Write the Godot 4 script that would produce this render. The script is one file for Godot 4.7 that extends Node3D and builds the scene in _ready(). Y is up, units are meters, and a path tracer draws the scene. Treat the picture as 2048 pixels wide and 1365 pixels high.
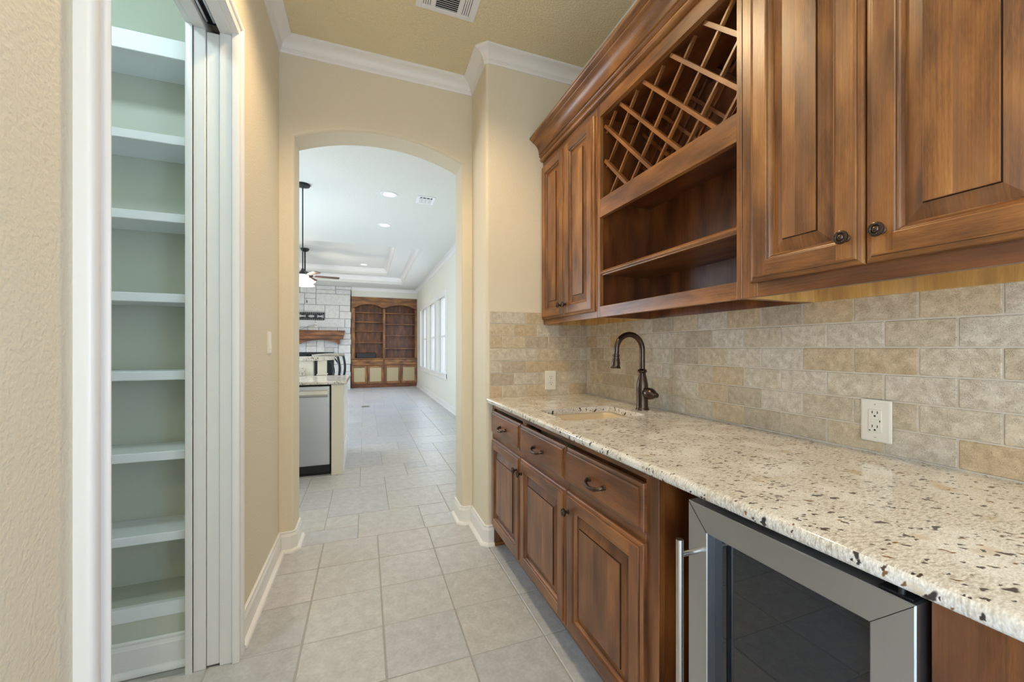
extends Node3D

const CEIL := 3.08
var M := {}
var used := {}
var rng := RandomNumberGenerator.new()


# ---------------------------------------------------------------- mesh builder
class MB:
	var V := PackedVector3Array()
	var N := PackedVector3Array()
	var U := PackedVector2Array()
	var I := PackedInt32Array()
	var g := 1
	var off := Vector2.ZERO

	func _init(grain := 1, o := Vector2.ZERO):
		g = grain
		off = o

	func uvp(p: Vector3, n: Vector3) -> Vector2:
		var m := n.abs()
		var a := 0
		if m.y > m.x and m.y >= m.z:
			a = 1
		elif m.z > m.x:
			a = 2
		var v := g
		if a == g:
			v = (a + 1) % 3
		var u := 3 - a - v
		return Vector2(p[u], p[v]) + off

	func quad(a: Vector3, b: Vector3, c: Vector3, d: Vector3, out: Vector3):
		var n := (b - a).cross(c - a)
		if n.length_squared() < 1e-16:
			n = (c - a).cross(d - a)
		n = n.normalized()
		var flip := n.dot(out) < 0.0
		if flip:
			n = -n
		put4(a, b, c, d, n, n, n, n, flip, n)

	func quadn(a: Vector3, b: Vector3, c: Vector3, d: Vector3, na: Vector3, nb: Vector3, nc: Vector3, nd: Vector3):
		var n := (b - a).cross(c - a)
		if n.length_squared() < 1e-16:
			n = (c - a).cross(d - a)
		n = n.normalized()
		var flip := n.dot(na + nb + nc + nd) < 0.0
		put4(a, b, c, d, na, nb, nc, nd, flip, -n if flip else n)

	func put4(a, b, c, d, na, nb, nc, nd, flip: bool, face: Vector3):
		var k := V.size()
		V.append_array(PackedVector3Array([a, b, c, d]))
		N.append_array(PackedVector3Array([na, nb, nc, nd]))
		for p in [a, b, c, d]:
			U.append(uvp(p, face))
		if flip:
			I.append_array(PackedInt32Array([k, k + 1, k + 2, k, k + 2, k + 3]))
		else:
			I.append_array(PackedInt32Array([k, k + 2, k + 1, k, k + 3, k + 2]))

	func tri(a: Vector3, b: Vector3, c: Vector3, out: Vector3):
		var n := (b - a).cross(c - a).normalized()
		var flip := n.dot(out) < 0.0
		if flip:
			n = -n
		var k := V.size()
		for p in [a, b, c]:
			V.append(p)
			N.append(n)
			U.append(uvp(p, n))
		if flip:
			I.append_array(PackedInt32Array([k, k + 1, k + 2]))
		else:
			I.append_array(PackedInt32Array([k, k + 2, k + 1]))

	# a flat polygon given in the plane spanned by ex, ey at o
	func poly(pts: PackedVector2Array, o: Vector3, ex: Vector3, ey: Vector3, out: Vector3):
		var t := Geometry2D.triangulate_polygon(pts)
		for i in range(0, t.size(), 3):
			var q := []
			for j in 3:
				var p: Vector2 = pts[t[i + j]]
				q.append(o + ex * p.x + ey * p.y)
			tri(q[0], q[1], q[2], out)

	# a prism: the polygon and its copy pushed by `deep`
	func prism(pts: PackedVector2Array, o: Vector3, ex: Vector3, ey: Vector3, deep: Vector3):
		poly(pts, o, ex, ey, -deep)
		poly(pts, o + deep, ex, ey, deep)
		var s := 1.0 if not Geometry2D.is_polygon_clockwise(pts) else -1.0
		for i in pts.size():
			var a: Vector2 = pts[i]
			var b: Vector2 = pts[(i + 1) % pts.size()]
			var t := (b - a)
			var o2 := Vector2(t.y, -t.x) * s
			var pa := o + ex * a.x + ey * a.y
			var pb := o + ex * b.x + ey * b.y
			quad(pa, pb, pb + deep, pa + deep, ex * o2.x + ey * o2.y)

	func bx(lo: Vector3, hi: Vector3, b := 0.0):
		if b <= 0.0:
			for ax in 3:
				for s in 2:
					var u := (ax + 1) % 3
					var w := (ax + 2) % 3
					var q := []
					for k in [[0, 0], [1, 0], [1, 1], [0, 1]]:
						var p := Vector3()
						p[ax] = hi[ax] if s else lo[ax]
						p[u] = hi[u] if k[0] else lo[u]
						p[w] = hi[w] if k[1] else lo[w]
						q.append(p)
					var o := Vector3()
					o[ax] = 1.0 if s else -1.0
					quad(q[0], q[1], q[2], q[3], o)
			return
		var c := (lo + hi) / 2
		var h := (hi - lo) / 2
		b = minf(b, minf(h.x, minf(h.y, h.z)) * 0.9)
		# point of the chamfered box: corner signs s, lying on the face across axis ax
		var at := func(s: Vector3, ax: int) -> Vector3:
			var p := Vector3()
			for k in 3:
				p[k] = c[k] + s[k] * (h[k] if k == ax else h[k] - b)
			return p
		for ax in 3:
			var u := (ax + 1) % 3
			var w := (ax + 2) % 3
			for s in [-1.0, 1.0]:
				var q := []
				for k in [[-1.0, -1.0], [1.0, -1.0], [1.0, 1.0], [-1.0, 1.0]]:
					var sg := Vector3()
					sg[ax] = s
					sg[u] = k[0]
					sg[w] = k[1]
					q.append(at.call(sg, ax))
				var o := Vector3()
				o[ax] = s
				quad(q[0], q[1], q[2], q[3], o)
			for su in [-1.0, 1.0]:
				for sw in [-1.0, 1.0]:
					var s0 := Vector3()
					s0[u] = su
					s0[w] = sw
					s0[ax] = -1.0
					var s1 := s0
					s1[ax] = 1.0
					var o := s0
					o[ax] = 0.0
					quad(at.call(s0, u), at.call(s1, u), at.call(s1, w), at.call(s0, w), o)
		for sx in [-1.0, 1.0]:
			for sy in [-1.0, 1.0]:
				for sz in [-1.0, 1.0]:
					var s := Vector3(sx, sy, sz)
					tri(at.call(s, 0), at.call(s, 1), at.call(s, 2), s)

	# normals of a profile's segments at both their ends, smooth where the bend is slight
	static func prof_normals(p: PackedVector2Array, flip: bool) -> Array:
		var seg := []
		for i in p.size() - 1:
			var t := (p[i + 1] - p[i]).normalized()
			var n := Vector2(t.y, -t.x)
			seg.append(-n if flip else n)
		var out := []
		for i in seg.size():
			var a: Vector2 = seg[i]
			var b: Vector2 = seg[i]
			if i > 0 and seg[i - 1].dot(seg[i]) > 0.8:
				a = (seg[i - 1] + seg[i]).normalized()
			if i < seg.size() - 1 and seg[i + 1].dot(seg[i]) > 0.8:
				b = (seg[i + 1] + seg[i]).normalized()
			out.append([a, b])
		return out

	static func area(p: PackedVector2Array) -> float:
		var s := 0.0
		for i in p.size():
			s += p[i].cross(p[(i + 1) % p.size()])
		return s

	# a moulding: the profile (x outwards from the path, y along up) swept along the path with mitres
	func sweep(p: PackedVector2Array, path: PackedVector3Array, up: Vector3, side := 1.0, caps := true):
		var flip := area(p) < 0.0
		var pn := prof_normals(p, flip)
		var outs := []
		for i in path.size() - 1:
			outs.append((path[i + 1] - path[i]).normalized().cross(up) * side)
		var mit := []
		for i in path.size():
			var a: Vector3 = outs[maxi(i - 1, 0)]
			var b: Vector3 = outs[mini(i, outs.size() - 1)]
			mit.append((a + b) / (1.0 + a.dot(b)))
		for i in outs.size():
			var o: Vector3 = outs[i]
			for j in p.size() - 1:
				var p0: Vector2 = p[j]
				var p1: Vector2 = p[j + 1]
				var na: Vector2 = pn[j][0]
				var nb: Vector2 = pn[j][1]
				var va := o * na.x + up * na.y
				var vb := o * nb.x + up * nb.y
				quadn(path[i] + mit[i] * p0.x + up * p0.y, path[i + 1] + mit[i + 1] * p0.x + up * p0.y, path[i + 1] + mit[i + 1] * p1.x + up * p1.y, path[i] + mit[i] * p1.x + up * p1.y, va, va, vb, vb)
		if caps:
			var d0 := (path[1] - path[0]).normalized()
			var d1 := (path[-1] - path[-2]).normalized()
			poly(p, path[0], outs[0], up, -d0)
			poly(p, path[-1], outs[-1], up, d1)

	# a turned shape: the profile (x radius, y along the axis)
	func lathe(p: PackedVector2Array, o: Vector3, axis: Vector3, segs := 24):
		axis = axis.normalized()
		var e := axis.cross(Vector3(0, 0, 1) if absf(axis.z) < 0.9 else Vector3(1, 0, 0)).normalized()
		var f := axis.cross(e)
		var closed := PackedVector2Array([Vector2(0, p[0].y)])
		closed.append_array(p)
		closed.append(Vector2(0, p[-1].y))
		var pn := prof_normals(p, area(closed) < 0.0)
		for i in segs:
			var a0 := TAU * i / segs
			var a1 := TAU * (i + 1) / segs
			var r0 := e * cos(a0) + f * sin(a0)
			var r1 := e * cos(a1) + f * sin(a1)
			for j in p.size() - 1:
				var na: Vector2 = pn[j][0]
				var nb: Vector2 = pn[j][1]
				quadn(o + r0 * p[j].x + axis * p[j].y, o + r1 * p[j].x + axis * p[j].y, o + r1 * p[j + 1].x + axis * p[j + 1].y, o + r0 * p[j + 1].x + axis * p[j + 1].y,
					r0 * na.x + axis * na.y, r1 * na.x + axis * na.y, r1 * nb.x + axis * nb.y, r0 * nb.x + axis * nb.y)

	func ball(o: Vector3, r: Vector3, segs := 10, rows := 6):
		for j in rows:
			for i in segs:
				var q := []
				var m := []
				for k in [[i, j], [i + 1, j], [i + 1, j + 1], [i, j + 1]]:
					var a: float = TAU * k[0] / segs
					var b: float = PI * k[1] / rows
					var n := Vector3(sin(b) * cos(a), cos(b), sin(b) * sin(a))
					q.append(o + n * r)
					m.append((n / r).normalized())
				quadn(q[0], q[1], q[2], q[3], m[0], m[1], m[2], m[3])

	# a round bar along a path; the radius may change from point to point
	func tube(path: PackedVector3Array, rad, segs := 12, caps := true):
		var rings := []
		var nrm := []
		var d := (path[1] - path[0]).normalized()
		var e := d.cross(Vector3.UP if absf(d.y) < 0.9 else Vector3.RIGHT).normalized()
		for i in path.size():
			var t := (path[mini(i + 1, path.size() - 1)] - path[maxi(i - 1, 0)]).normalized()
			e = (e - t * e.dot(t)).normalized()
			var f := t.cross(e)
			var r: float = rad[i] if rad is Array else rad
			var ring := []
			var nn := []
			for k in segs:
				var n := e * cos(TAU * k / segs) + f * sin(TAU * k / segs)
				ring.append(path[i] + n * r)
				nn.append(n)
			rings.append(ring)
			nrm.append(nn)
		for i in path.size() - 1:
			for k in segs:
				var l := (k + 1) % segs
				quadn(rings[i][k], rings[i][l], rings[i + 1][l], rings[i + 1][k], nrm[i][k], nrm[i][l], nrm[i + 1][l], nrm[i + 1][k])
		if caps:
			for k in range(1, segs - 1):
				tri(rings[0][0], rings[0][k], rings[0][k + 1], path[0] - path[1])
				tri(rings[-1][0], rings[-1][k], rings[-1][k + 1], path[-1] - path[-2])

	# rings of equally many points joined by skins
	func loft(rings: Array, inward := false):
		for i in rings.size() - 1:
			var n: int = rings[i].size()
			var c0 := Vector3()
			for p in rings[i]:
				c0 += p / n
			for k in n:
				var l := (k + 1) % n
				var mid: Vector3 = (rings[i][k] + rings[i + 1][l]) / 2.0
				var o := mid - c0
				quad(rings[i][k], rings[i][l], rings[i + 1][l], rings[i + 1][k], -o if inward else o)

	func mesh() -> ArrayMesh:
		var arr := []
		arr.resize(Mesh.ARRAY_MAX)
		arr[Mesh.ARRAY_VERTEX] = V
		arr[Mesh.ARRAY_NORMAL] = N
		arr[Mesh.ARRAY_TEX_UV] = U
		arr[Mesh.ARRAY_INDEX] = I
		var m := ArrayMesh.new()
		m.add_surface_from_arrays(Mesh.PRIMITIVE_TRIANGLES, arr)
		return m


# ---------------------------------------------------------------- nodes
func roff() -> Vector2:
	return Vector2(rng.randf() * 7.0, rng.randf() * 7.0)


func mb(grain := 1) -> MB:
	return MB.new(grain, roff())


func numbered(called: String) -> String:
	var k: int = used.get(called, -1) + 1
	used[called] = k
	return called if k == 0 else "%s_%03d" % [called, k]


func thing(called: String, label: String, category: String, at := Vector3.ZERO, group := "") -> Node3D:
	var o := Node3D.new()
	o.name = numbered(called)
	add_child(o)
	o.position = at
	return tag(o, label, category, group)


func tag(o, label: String, category: String, group := ""):
	o.set_meta("label", label)
	o.set_meta("category", category)
	if group:
		o.set_meta("group", group)
	return o


func part(called: String, m, mat: Material, parent: Node3D, at := Vector3.ZERO, turn := Vector3.ZERO, label := "") -> MeshInstance3D:
	var o := MeshInstance3D.new()
	o.mesh = m.mesh() if m is MB else m
	o.material_override = mat
	if parent == self:
		called = numbered(called)
	o.name = called
	parent.add_child(o, true)
	o.position = at
	o.rotation = turn
	if label:
		o.set_meta("label", label)
	return o


func group_part(called: String, parent: Node3D, at := Vector3.ZERO) -> Node3D:
	var o := Node3D.new()
	o.name = called
	parent.add_child(o, true)
	o.position = at
	return o


# a top-level piece of the room; names like wall_left are used once
func struct(called: String, m, mat: Material, label: String, category: String, at := Vector3.ZERO) -> MeshInstance3D:
	var o := MeshInstance3D.new()
	o.mesh = m.mesh() if m is MB else m
	o.material_override = mat
	o.name = called
	add_child(o, true)
	o.position = at
	o.set_meta("kind", "structure")
	tag(o, label, category)
	return o


func arc(c: Vector2, r: float, a0: float, a1: float, n: int) -> PackedVector2Array:
	var p := PackedVector2Array()
	for i in n + 1:
		var a := deg_to_rad(lerpf(a0, a1, float(i) / n))
		p.append(c + Vector2(cos(a), sin(a)) * r)
	return p


func v2(a: Array) -> PackedVector2Array:
	var p := PackedVector2Array()
	for q in a:
		p.append(Vector2(q[0], q[1]))
	return p


# ---------------------------------------------------------------- textures
func noise(w: int, h: int, W: int, H: int, freq: float, oct: int, sd: int, kind := FastNoiseLite.TYPE_SIMPLEX_SMOOTH) -> PackedByteArray:
	var n := FastNoiseLite.new()
	n.noise_type = kind
	n.seed = sd
	n.frequency = freq
	n.fractal_type = FastNoiseLite.FRACTAL_FBM if oct > 1 else FastNoiseLite.FRACTAL_NONE
	n.fractal_octaves = oct
	if kind == FastNoiseLite.TYPE_CELLULAR:
		n.cellular_return_type = FastNoiseLite.RETURN_DISTANCE
	var im: Image = n.get_seamless_image(w, h)
	im.convert(Image.FORMAT_L8)
	if w != W or h != H:
		im.resize(W, H, Image.INTERPOLATE_CUBIC)
	return im.get_data()


func rgb_tex(w: int, h: int, d: PackedByteArray) -> ImageTexture:
	return ImageTexture.create_from_image(Image.create_from_data(w, h, false, Image.FORMAT_RGB8, d))


func grey_tex(w: int, h: int, d: PackedByteArray) -> ImageTexture:
	return ImageTexture.create_from_image(Image.create_from_data(w, h, false, Image.FORMAT_L8, d))


# stained alder: smoky blotches, streaks and fine pores along V
func wood_tex(S: int, sd: int, dark: Color, mid: Color, light: Color, streak: float) -> ImageTexture:
	var a := noise(128, 96, S, S, 0.032, 4, sd)
	var b := noise(S, 24, S, S, 0.10, 3, sd + 1)
	var c := noise(S, 200, S, S, 0.32, 2, sd + 2)
	var e := noise(64, 20, S, S, 0.05, 2, sd + 3)
	var g := noise(160, 80, S, S, 0.03, 3, sd + 4)
	var smoke := dark.lerp(Color8(140, 98, 74), 0.7)
	var d := PackedByteArray()
	d.resize(S * S * 3)
	var k := 0
	for i in S * S:
		var fig := absf(fposmod(e[i] / 255.0 * 11.0, 1.0) - 0.5) * 2.0
		var t := a[i] / 255.0 * 0.8 + (b[i] / 255.0 - 0.5) * streak + (fig - 0.5) * 0.07 + (c[i] / 255.0 - 0.5) * 0.22 + 0.1
		t = clampf((t - 0.12) * 1.25, 0.0, 1.0)
		var q := dark.lerp(mid, t * 2.0) if t < 0.5 else mid.lerp(light, t * 2.0 - 1.0)
		q = q.lerp(smoke, clampf((g[i] / 255.0 - 0.55) * 2.0, 0.0, 0.55))
		d[k] = int(q.r * 255)
		d[k + 1] = int(q.g * 255)
		d[k + 2] = int(q.b * 255)
		k += 3
	return rgb_tex(S, S, d)


func granite_tex(W: int, H: int) -> ImageTexture:
	var a := noise(W / 8, H / 8, W, H, 0.03, 3, 11)
	var b := noise(W / 3, H, W, H, 0.10, 4, 12)
	var c := noise(W / 2, H, W, H, 0.22, 3, 13)
	var g := noise(W / 16, H / 16, W, H, 0.06, 3, 14)
	var d := PackedByteArray()
	d.resize(W * H * 3)
	var cream := Color8(226, 222, 214)
	var pale := Color8(240, 238, 233)
	var grey := Color8(170, 158, 142)
	var gold := Color8(180, 138, 80)
	var k := 0
	for i in W * H:
		var q := grey.lerp(cream, clampf(b[i] / 255.0 * 1.9 - 0.12, 0.0, 1.0))
		q = q.lerp(pale, clampf((a[i] / 255.0 - 0.45) * 2.0, 0.0, 0.7))
		q = q.lerp(gold, clampf((g[i] / 255.0 - 0.80) * 5.0, 0.0, 0.75) * clampf(c[i] / 255.0 * 1.6 - 0.2, 0.0, 1.0))
		var m := 0.84 + 0.30 * c[i] / 255.0
		d[k] = mini(255, int(q.r * 255 * m))
		d[k + 1] = mini(255, int(q.g * 255 * m))
		d[k + 2] = mini(255, int(q.b * 255 * m))
		k += 3
	# garnets and mica: small irregular dark flecks, some in clusters, a few rusty
	var r := RandomNumberGenerator.new()
	r.seed = 77
	var cl := Vector2()
	for n in 1700:
		if n % 3 == 0 or r.randf() < 0.35:
			cl = Vector2(r.randf() * W, r.randf() * H)
		else:
			cl += Vector2(r.randfn(0, 34), r.randfn(0, 26))
		var big := r.randf()
		var ry := r.randf_range(1.6, 3.8) + (4.0 * r.randf() if big > 0.85 else 0.0)
		var rx := ry * r.randf_range(1.1, 2.6)
		var th := r.randf_range(-0.9, 0.2)
		var col := Color8(66, 48, 46).lerp(Color8(36, 33, 32), r.randf())
		if r.randf() < 0.2:
			col = Color8(118, 82, 48)
		var ph := r.randf() * TAU
		var reach := int(maxf(rx, ry) * 1.5) + 2
		for dy in range(-reach, reach + 1):
			for dx in range(-reach, reach + 1):
				var p := Vector2(dx, dy).rotated(th)
				var an := atan2(p.y, p.x)
				var rr := sqrt(p.x * p.x / (rx * rx) + p.y * p.y / (ry * ry)) * (1.0 + 0.22 * sin(an * 3.0 + ph) + 0.14 * sin(an * 5.0 - ph))
				var w := clampf((1.15 - rr) * 2.4, 0.0, 0.9)
				if w > 0.0:
					var at := (posmod(int(cl.y) + dy, H) * W + posmod(int(cl.x) + dx, W)) * 3
					d[at] = int(lerpf(d[at], col.r * 255, w))
					d[at + 1] = int(lerpf(d[at + 1], col.g * 255, w))
					d[at + 2] = int(lerpf(d[at + 2], col.b * 255, w))
	return rgb_tex(W, H, d)


# honed travertine: [colour, height]
func travertine_tex(S: int) -> Array:
	var a := noise(S / 8, S / 8, S, S, 0.05, 3, 21)
	var b := noise(S, S, S, S, 0.045, 4, 22)
	var c := noise(S, S, S, S, 0.16, 2, 23)
	var e := noise(S / 2, S / 2, S, S, 0.02, 3, 24)
	var d := PackedByteArray()
	d.resize(S * S * 3)
	var hgt := PackedByteArray()
	hgt.resize(S * S)
	var lo := Color8(190, 175, 152)
	var hi := Color8(238, 229, 213)
	var pit := Color8(140, 120, 96)
	var k := 0
	for i in S * S:
		var t := clampf(a[i] / 255.0 * 0.6 + b[i] / 255.0 * 0.6 - 0.1, 0.0, 1.0)
		var q := lo.lerp(hi, t)
		var p := clampf((c[i] / 255.0 - 0.62) * 6.0, 0.0, 1.0) * clampf((e[i] / 255.0 - 0.38) * 4.0, 0.0, 1.0)
		q = q.lerp(pit, p * 0.75)
		d[k] = int(q.r * 255)
		d[k + 1] = int(q.g * 255)
		d[k + 2] = int(q.b * 255)
		k += 3
		hgt[i] = int(clampf(190 + (b[i] - 128) * 0.25 - p * 150, 0, 255))
	return [rgb_tex(S, S, d), grey_tex(S, S, hgt)]


func cloud_tex(S: int, sd: int, lo: Color, hi: Color) -> ImageTexture:
	var a := noise(S / 8, S / 8, S, S, 0.06, 4, sd)
	var b := noise(S, S, S, S, 0.03, 4, sd + 1)
	var c := noise(S, S, S, S, 0.35, 1, sd + 2)
	var d := PackedByteArray()
	d.resize(S * S * 3)
	var k := 0
	for i in S * S:
		var t := clampf(a[i] / 255.0 * 0.55 + b[i] / 255.0 * 0.5 + (c[i] / 255.0 - 0.5) * 0.12 - 0.03, 0.0, 1.0)
		var q := lo.lerp(hi, t)
		d[k] = int(q.r * 255)
		d[k + 1] = int(q.g * 255)
		d[k + 2] = int(q.b * 255)
		k += 3
	return rgb_tex(S, S, d)


func mat(called: String, c: Color, rough: float, metal := 0.0, tex: Texture2D = null, uvs := Vector3.ONE) -> StandardMaterial3D:
	var m := StandardMaterial3D.new()
	m.resource_name = called
	m.albedo_color = c
	m.roughness = rough
	m.metallic = metal
	if tex:
		m.albedo_texture = tex
		m.uv1_scale = uvs
	M[called] = m
	return m


func bump(m: StandardMaterial3D, t: Texture2D, cm: float):
	m.heightmap_enabled = true
	m.heightmap_texture = t
	m.heightmap_scale = cm


func materials():
	var hi := Color8(255, 255, 255)
	# painted plaster: fine hand texture in world-sized triplanar relief
	var pl := noise(512, 512, 512, 512, 0.035, 3, 31)
	var kd := PackedByteArray()
	kd.resize(512 * 512)
	for i in 512 * 512:
		kd[i] = int(clampf((pl[i] - 118) * 5.0, 0, 255))
	var knock := grey_tex(512, 512, kd)
	var peel := grey_tex(512, 512, noise(512, 512, 512, 512, 0.05, 3, 32))
	for spec in [["wall_paint", Color8(228, 217, 194), peel, 0.12], ["ceiling_paint", Color8(232, 219, 182), knock, 0.14], ["living_paint", Color8(229, 227, 214), peel, 0.05], ["living_ceiling", Color8(226, 226, 219), knock, 0.08], ["pantry_paint", Color8(196, 204, 190), peel, 0.03]]:
		var m := mat(spec[0], spec[1], 0.62)
		m.uv1_triplanar = true
		m.uv1_world_triplanar = true
		m.uv1_scale = Vector3.ONE * 3.0
		bump(m, spec[2], spec[3])
	mat("trim", Color8(240, 238, 235), 0.3)
	mat("shelf_white", Color8(236, 240, 242), 0.4)
	mat("pantry_panel", Color8(200, 204, 190), 0.5)
	var wt := wood_tex(1024, 41, Color8(88, 54, 28), Color8(142, 91, 46), Color8(180, 128, 71), 0.22)
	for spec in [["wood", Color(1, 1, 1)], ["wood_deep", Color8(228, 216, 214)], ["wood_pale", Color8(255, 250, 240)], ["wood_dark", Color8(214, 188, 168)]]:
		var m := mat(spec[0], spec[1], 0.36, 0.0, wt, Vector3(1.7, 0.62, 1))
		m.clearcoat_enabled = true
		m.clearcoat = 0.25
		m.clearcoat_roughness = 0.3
	mat("wood_glaze", Color8(52, 31, 17), 0.45)
	mat("maple_ply", hi, 0.5, 0.0, wood_tex(512, 51, Color8(192, 148, 84), Color8(214, 172, 104), Color8(230, 194, 130), 0.25), Vector3(2, 0.8, 1))
	var g := mat("granite", hi, 0.09, 0.0, granite_tex(1024, 2048), Vector3(1.0 / 0.72, 1.0 / 1.44, 1))
	g.metallic_specular = 0.55
	mat("granite_far", hi, 0.12, 0.0, g.albedo_texture, Vector3(1.4, 0.7, 1))
	var tv := travertine_tex(1024)
	var tints := [Color8(255, 253, 248), Color8(246, 240, 230), Color8(252, 244, 228), Color8(232, 225, 216), Color8(255, 255, 255), Color8(246, 232, 210)]
	for i in tints.size():
		var m := mat("travertine_%d" % i, tints[i], 0.55, 0.0, tv[0], Vector3(3.4, 3.4, 1))
		bump(m, tv[1], 0.14)
	mat("tile_grout", Color8(216, 207, 192), 0.85)
	var ft := cloud_tex(1024, 61, Color8(178, 179, 182), Color8(213, 215, 219))
	var fh := grey_tex(512, 512, noise(512, 512, 512, 512, 0.02, 4, 64))
	for i in 4:
		var m := mat("floor_tile_%d" % i, [Color8(255, 254, 252), Color8(248, 249, 251), Color8(253, 251, 247), Color8(244, 245, 246)][i], 0.34, 0.0, ft, Vector3(1.6, 1.6, 1))
		bump(m, fh, 0.12)
	mat("floor_grout", Color8(172, 170, 166), 0.9)
	var ls := cloud_tex(512, 67, Color8(214, 214, 212), Color8(248, 248, 246))
	for i in 3:
		var m := mat("limestone_%d" % i, [Color8(248, 248, 248), Color8(240, 241, 243), Color8(252, 250, 246)][i], 0.8, 0.0, ls, Vector3(2.0, 2.0, 1))
		bump(m, peel, 0.8)
	mat("mortar", Color8(206, 204, 200), 0.95)
	mat("steel", Color8(190, 192, 196), 0.34, 1.0)
	mat("steel_bar", Color8(205, 200, 192), 0.22, 1.0)
	mat("black_plastic", Color8(22, 22, 24), 0.4)
	mat("black_gap", Color8(9, 9, 10), 0.9)
	mat("liner", Color8(16, 18, 22), 0.6)
	var gl := mat("tinted_glass", Color8(16, 23, 34), 0.0)
	gl.metallic_specular = 0.7
	var wg := mat("window_glass", Color(1, 1, 1, 0.04), 0.02)
	wg.transparency = BaseMaterial3D.TRANSPARENCY_ALPHA
	mat("bronze", Color8(88, 74, 66), 0.26, 0.9)
	mat("bronze_light", Color8(116, 102, 92), 0.3, 0.9)
	mat("iron", Color8(40, 42, 44), 0.5, 0.3)
	mat("outlet_white", Color8(240, 234, 220), 0.35)
	mat("slot", Color8(28, 24, 20), 0.7)
	mat("teal_mark", Color8(60, 120, 120), 0.6)
	mat("bone", Color8(236, 216, 182), 0.18)
	mat("vent_white", Color8(238, 238, 240), 0.4)
	mat("vent_dark", Color8(46, 44, 44), 0.8)
	mat("island_paint", Color8(226, 221, 206), 0.45)
	mat("fabric_dark", Color8(58, 56, 58), 0.8)
	mat("pale_wood", Color8(168, 164, 156), 0.5)
	mat("fan_blade", Color8(84, 66, 58), 0.4)
	mat("wicker", hi, 0.8, 0.0, cloud_tex(256, 71, Color8(176, 160, 124), Color8(206, 192, 156)), Vector3(6, 30, 1))
	for spec in [["lamp_glow", Color(1.0, 0.97, 0.92), 3.5], ["shade_glow", Color(1.0, 0.96, 0.92), 1.3], ["cool_glow", Color(0.9, 0.97, 1.0), 1.5]]:
		var m := mat(spec[0], Color8(250, 250, 248), 0.5)
		m.emission_enabled = true
		m.emission = spec[1]
		m.emission_energy_multiplier = spec[2]


# ---------------------------------------------------------------- camera and light
func camera_and_light():
	# 827 px focal length; the verticals were straightened, so the lens is shifted, not tilted
	var f := 827.24
	var cam := Camera3D.new()
	cam.name = "camera"
	add_child(cam)
	cam.position = Vector3(0, 1.224, 0)
	cam.rotation.y = -deg_to_rad(21.688)
	cam.near = 0.05
	cam.far = 60.0
	cam.projection = Camera3D.PROJECTION_FRUSTUM
	cam.size = cam.near * 1365.0 / f
	cam.frustum_offset = Vector2(1024.0 - 1060.0, 696.8 - 682.5) / f * cam.near
	cam.current = true

	var env := Environment.new()
	env.background_mode = Environment.BG_SKY
	var sm := ProceduralSkyMaterial.new()
	sm.sky_top_color = Color(0.72, 0.84, 1.0)
	sm.sky_horizon_color = Color(0.94, 0.97, 1.0)
	sm.ground_horizon_color = Color(0.9, 0.92, 0.92)
	sm.ground_bottom_color = Color(0.7, 0.7, 0.68)
	env.sky = Sky.new()
	env.sky.sky_material = sm
	env.background_energy_multiplier = 2.6
	env.tonemap_mode = Environment.TONE_MAPPER_LINEAR
	env.tonemap_exposure = 0.93
	env.sdfgi_enabled = true
	env.ssao_enabled = true
	env.ssil_enabled = true
	var we := WorldEnvironment.new()
	we.name = "world"
	we.environment = env
	add_child(we)

	# daylight through the windows: the three in view, those of the kitchen and living room out of view, the glazed door behind the camera
	var cool := Color(0.85, 0.92, 1.0)
	for z in [-12.17, -10.65, -9.125]:
		area("daylight", Vector3(1.50, 1.50, z), Vector3(-1, 0, 0), Vector2(1.1, 1.7), 1.5, cool)
	area("daylight", Vector3(-3.95, 1.6, -11.2), Vector3(1, 0, 0), Vector2(2.6, 1.9), 3.0, cool)
	area("daylight", Vector3(-2.22, 1.3, -5.8), Vector3(1, 0, 0), Vector2(2.4, 1.3), 11.0, Color(0.82, 0.91, 1.0))
	area("daylight", Vector3(1.40, 1.1, 1.5), Vector3(-1, 0, 0), Vector2(1.2, 2.0), 6.5, Color(0.74, 0.86, 1.0))
	area("daylight", Vector3(-0.47, 1.1, 1.5), Vector3(1, 0, 0), Vector2(1.2, 2.0), 6.0, Color(0.78, 0.88, 1.0))
	# recessed lamps
	var warm := Color(1.0, 0.88, 0.70)
	can(0.10, -1.75, CEIL, 2.3, warm, "white recessed ceiling light over the pantry doorway", "")
	can(0.12, 0.9, CEIL, 1.4, warm, "white recessed ceiling light behind the camera", "")
	can(0.265, -5.26, CEIL, 0.5, Color(1.0, 0.95, 0.88), "larger round recessed light nearest the arch on the white ceiling", "recessed kitchen lights")
	can(0.268, -6.6, CEIL, 0.5, Color(1.0, 0.95, 0.88), "middle round recessed light, behind the one nearest the arch", "recessed kitchen lights")
	can(-0.04, -11.7, 3.42, 1.2, Color(1.0, 0.95, 0.88), "small distant recessed light inside the tray ceiling", "")
	can(0.95, -3.6, CEIL, 0.5, Color(1.0, 0.97, 0.92), "recessed light just inside the kitchen, hidden above the arch", "")
	can(-1.6, -4.2, CEIL, 0.5, Color(1.0, 0.95, 0.88), "recessed light over the kitchen side of the peninsula", "")
	can(-2.4, -10.2, 3.42, 1.4, Color(1.0, 0.95, 0.88), "recessed tray ceiling light left of the fan", "")


func area(called: String, at: Vector3, dir: Vector3, size: Vector2, e: float, c: Color):
	var l := AreaLight3D.new()
	l.name = called
	l.area_size = size
	l.light_energy = e
	l.light_color = c
	l.area_range = 30.0
	l.area_attenuation = 2.0
	l.shadow_enabled = true
	add_child(l, true)
	l.look_at_from_position(at, at + dir, Vector3.UP)


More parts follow.
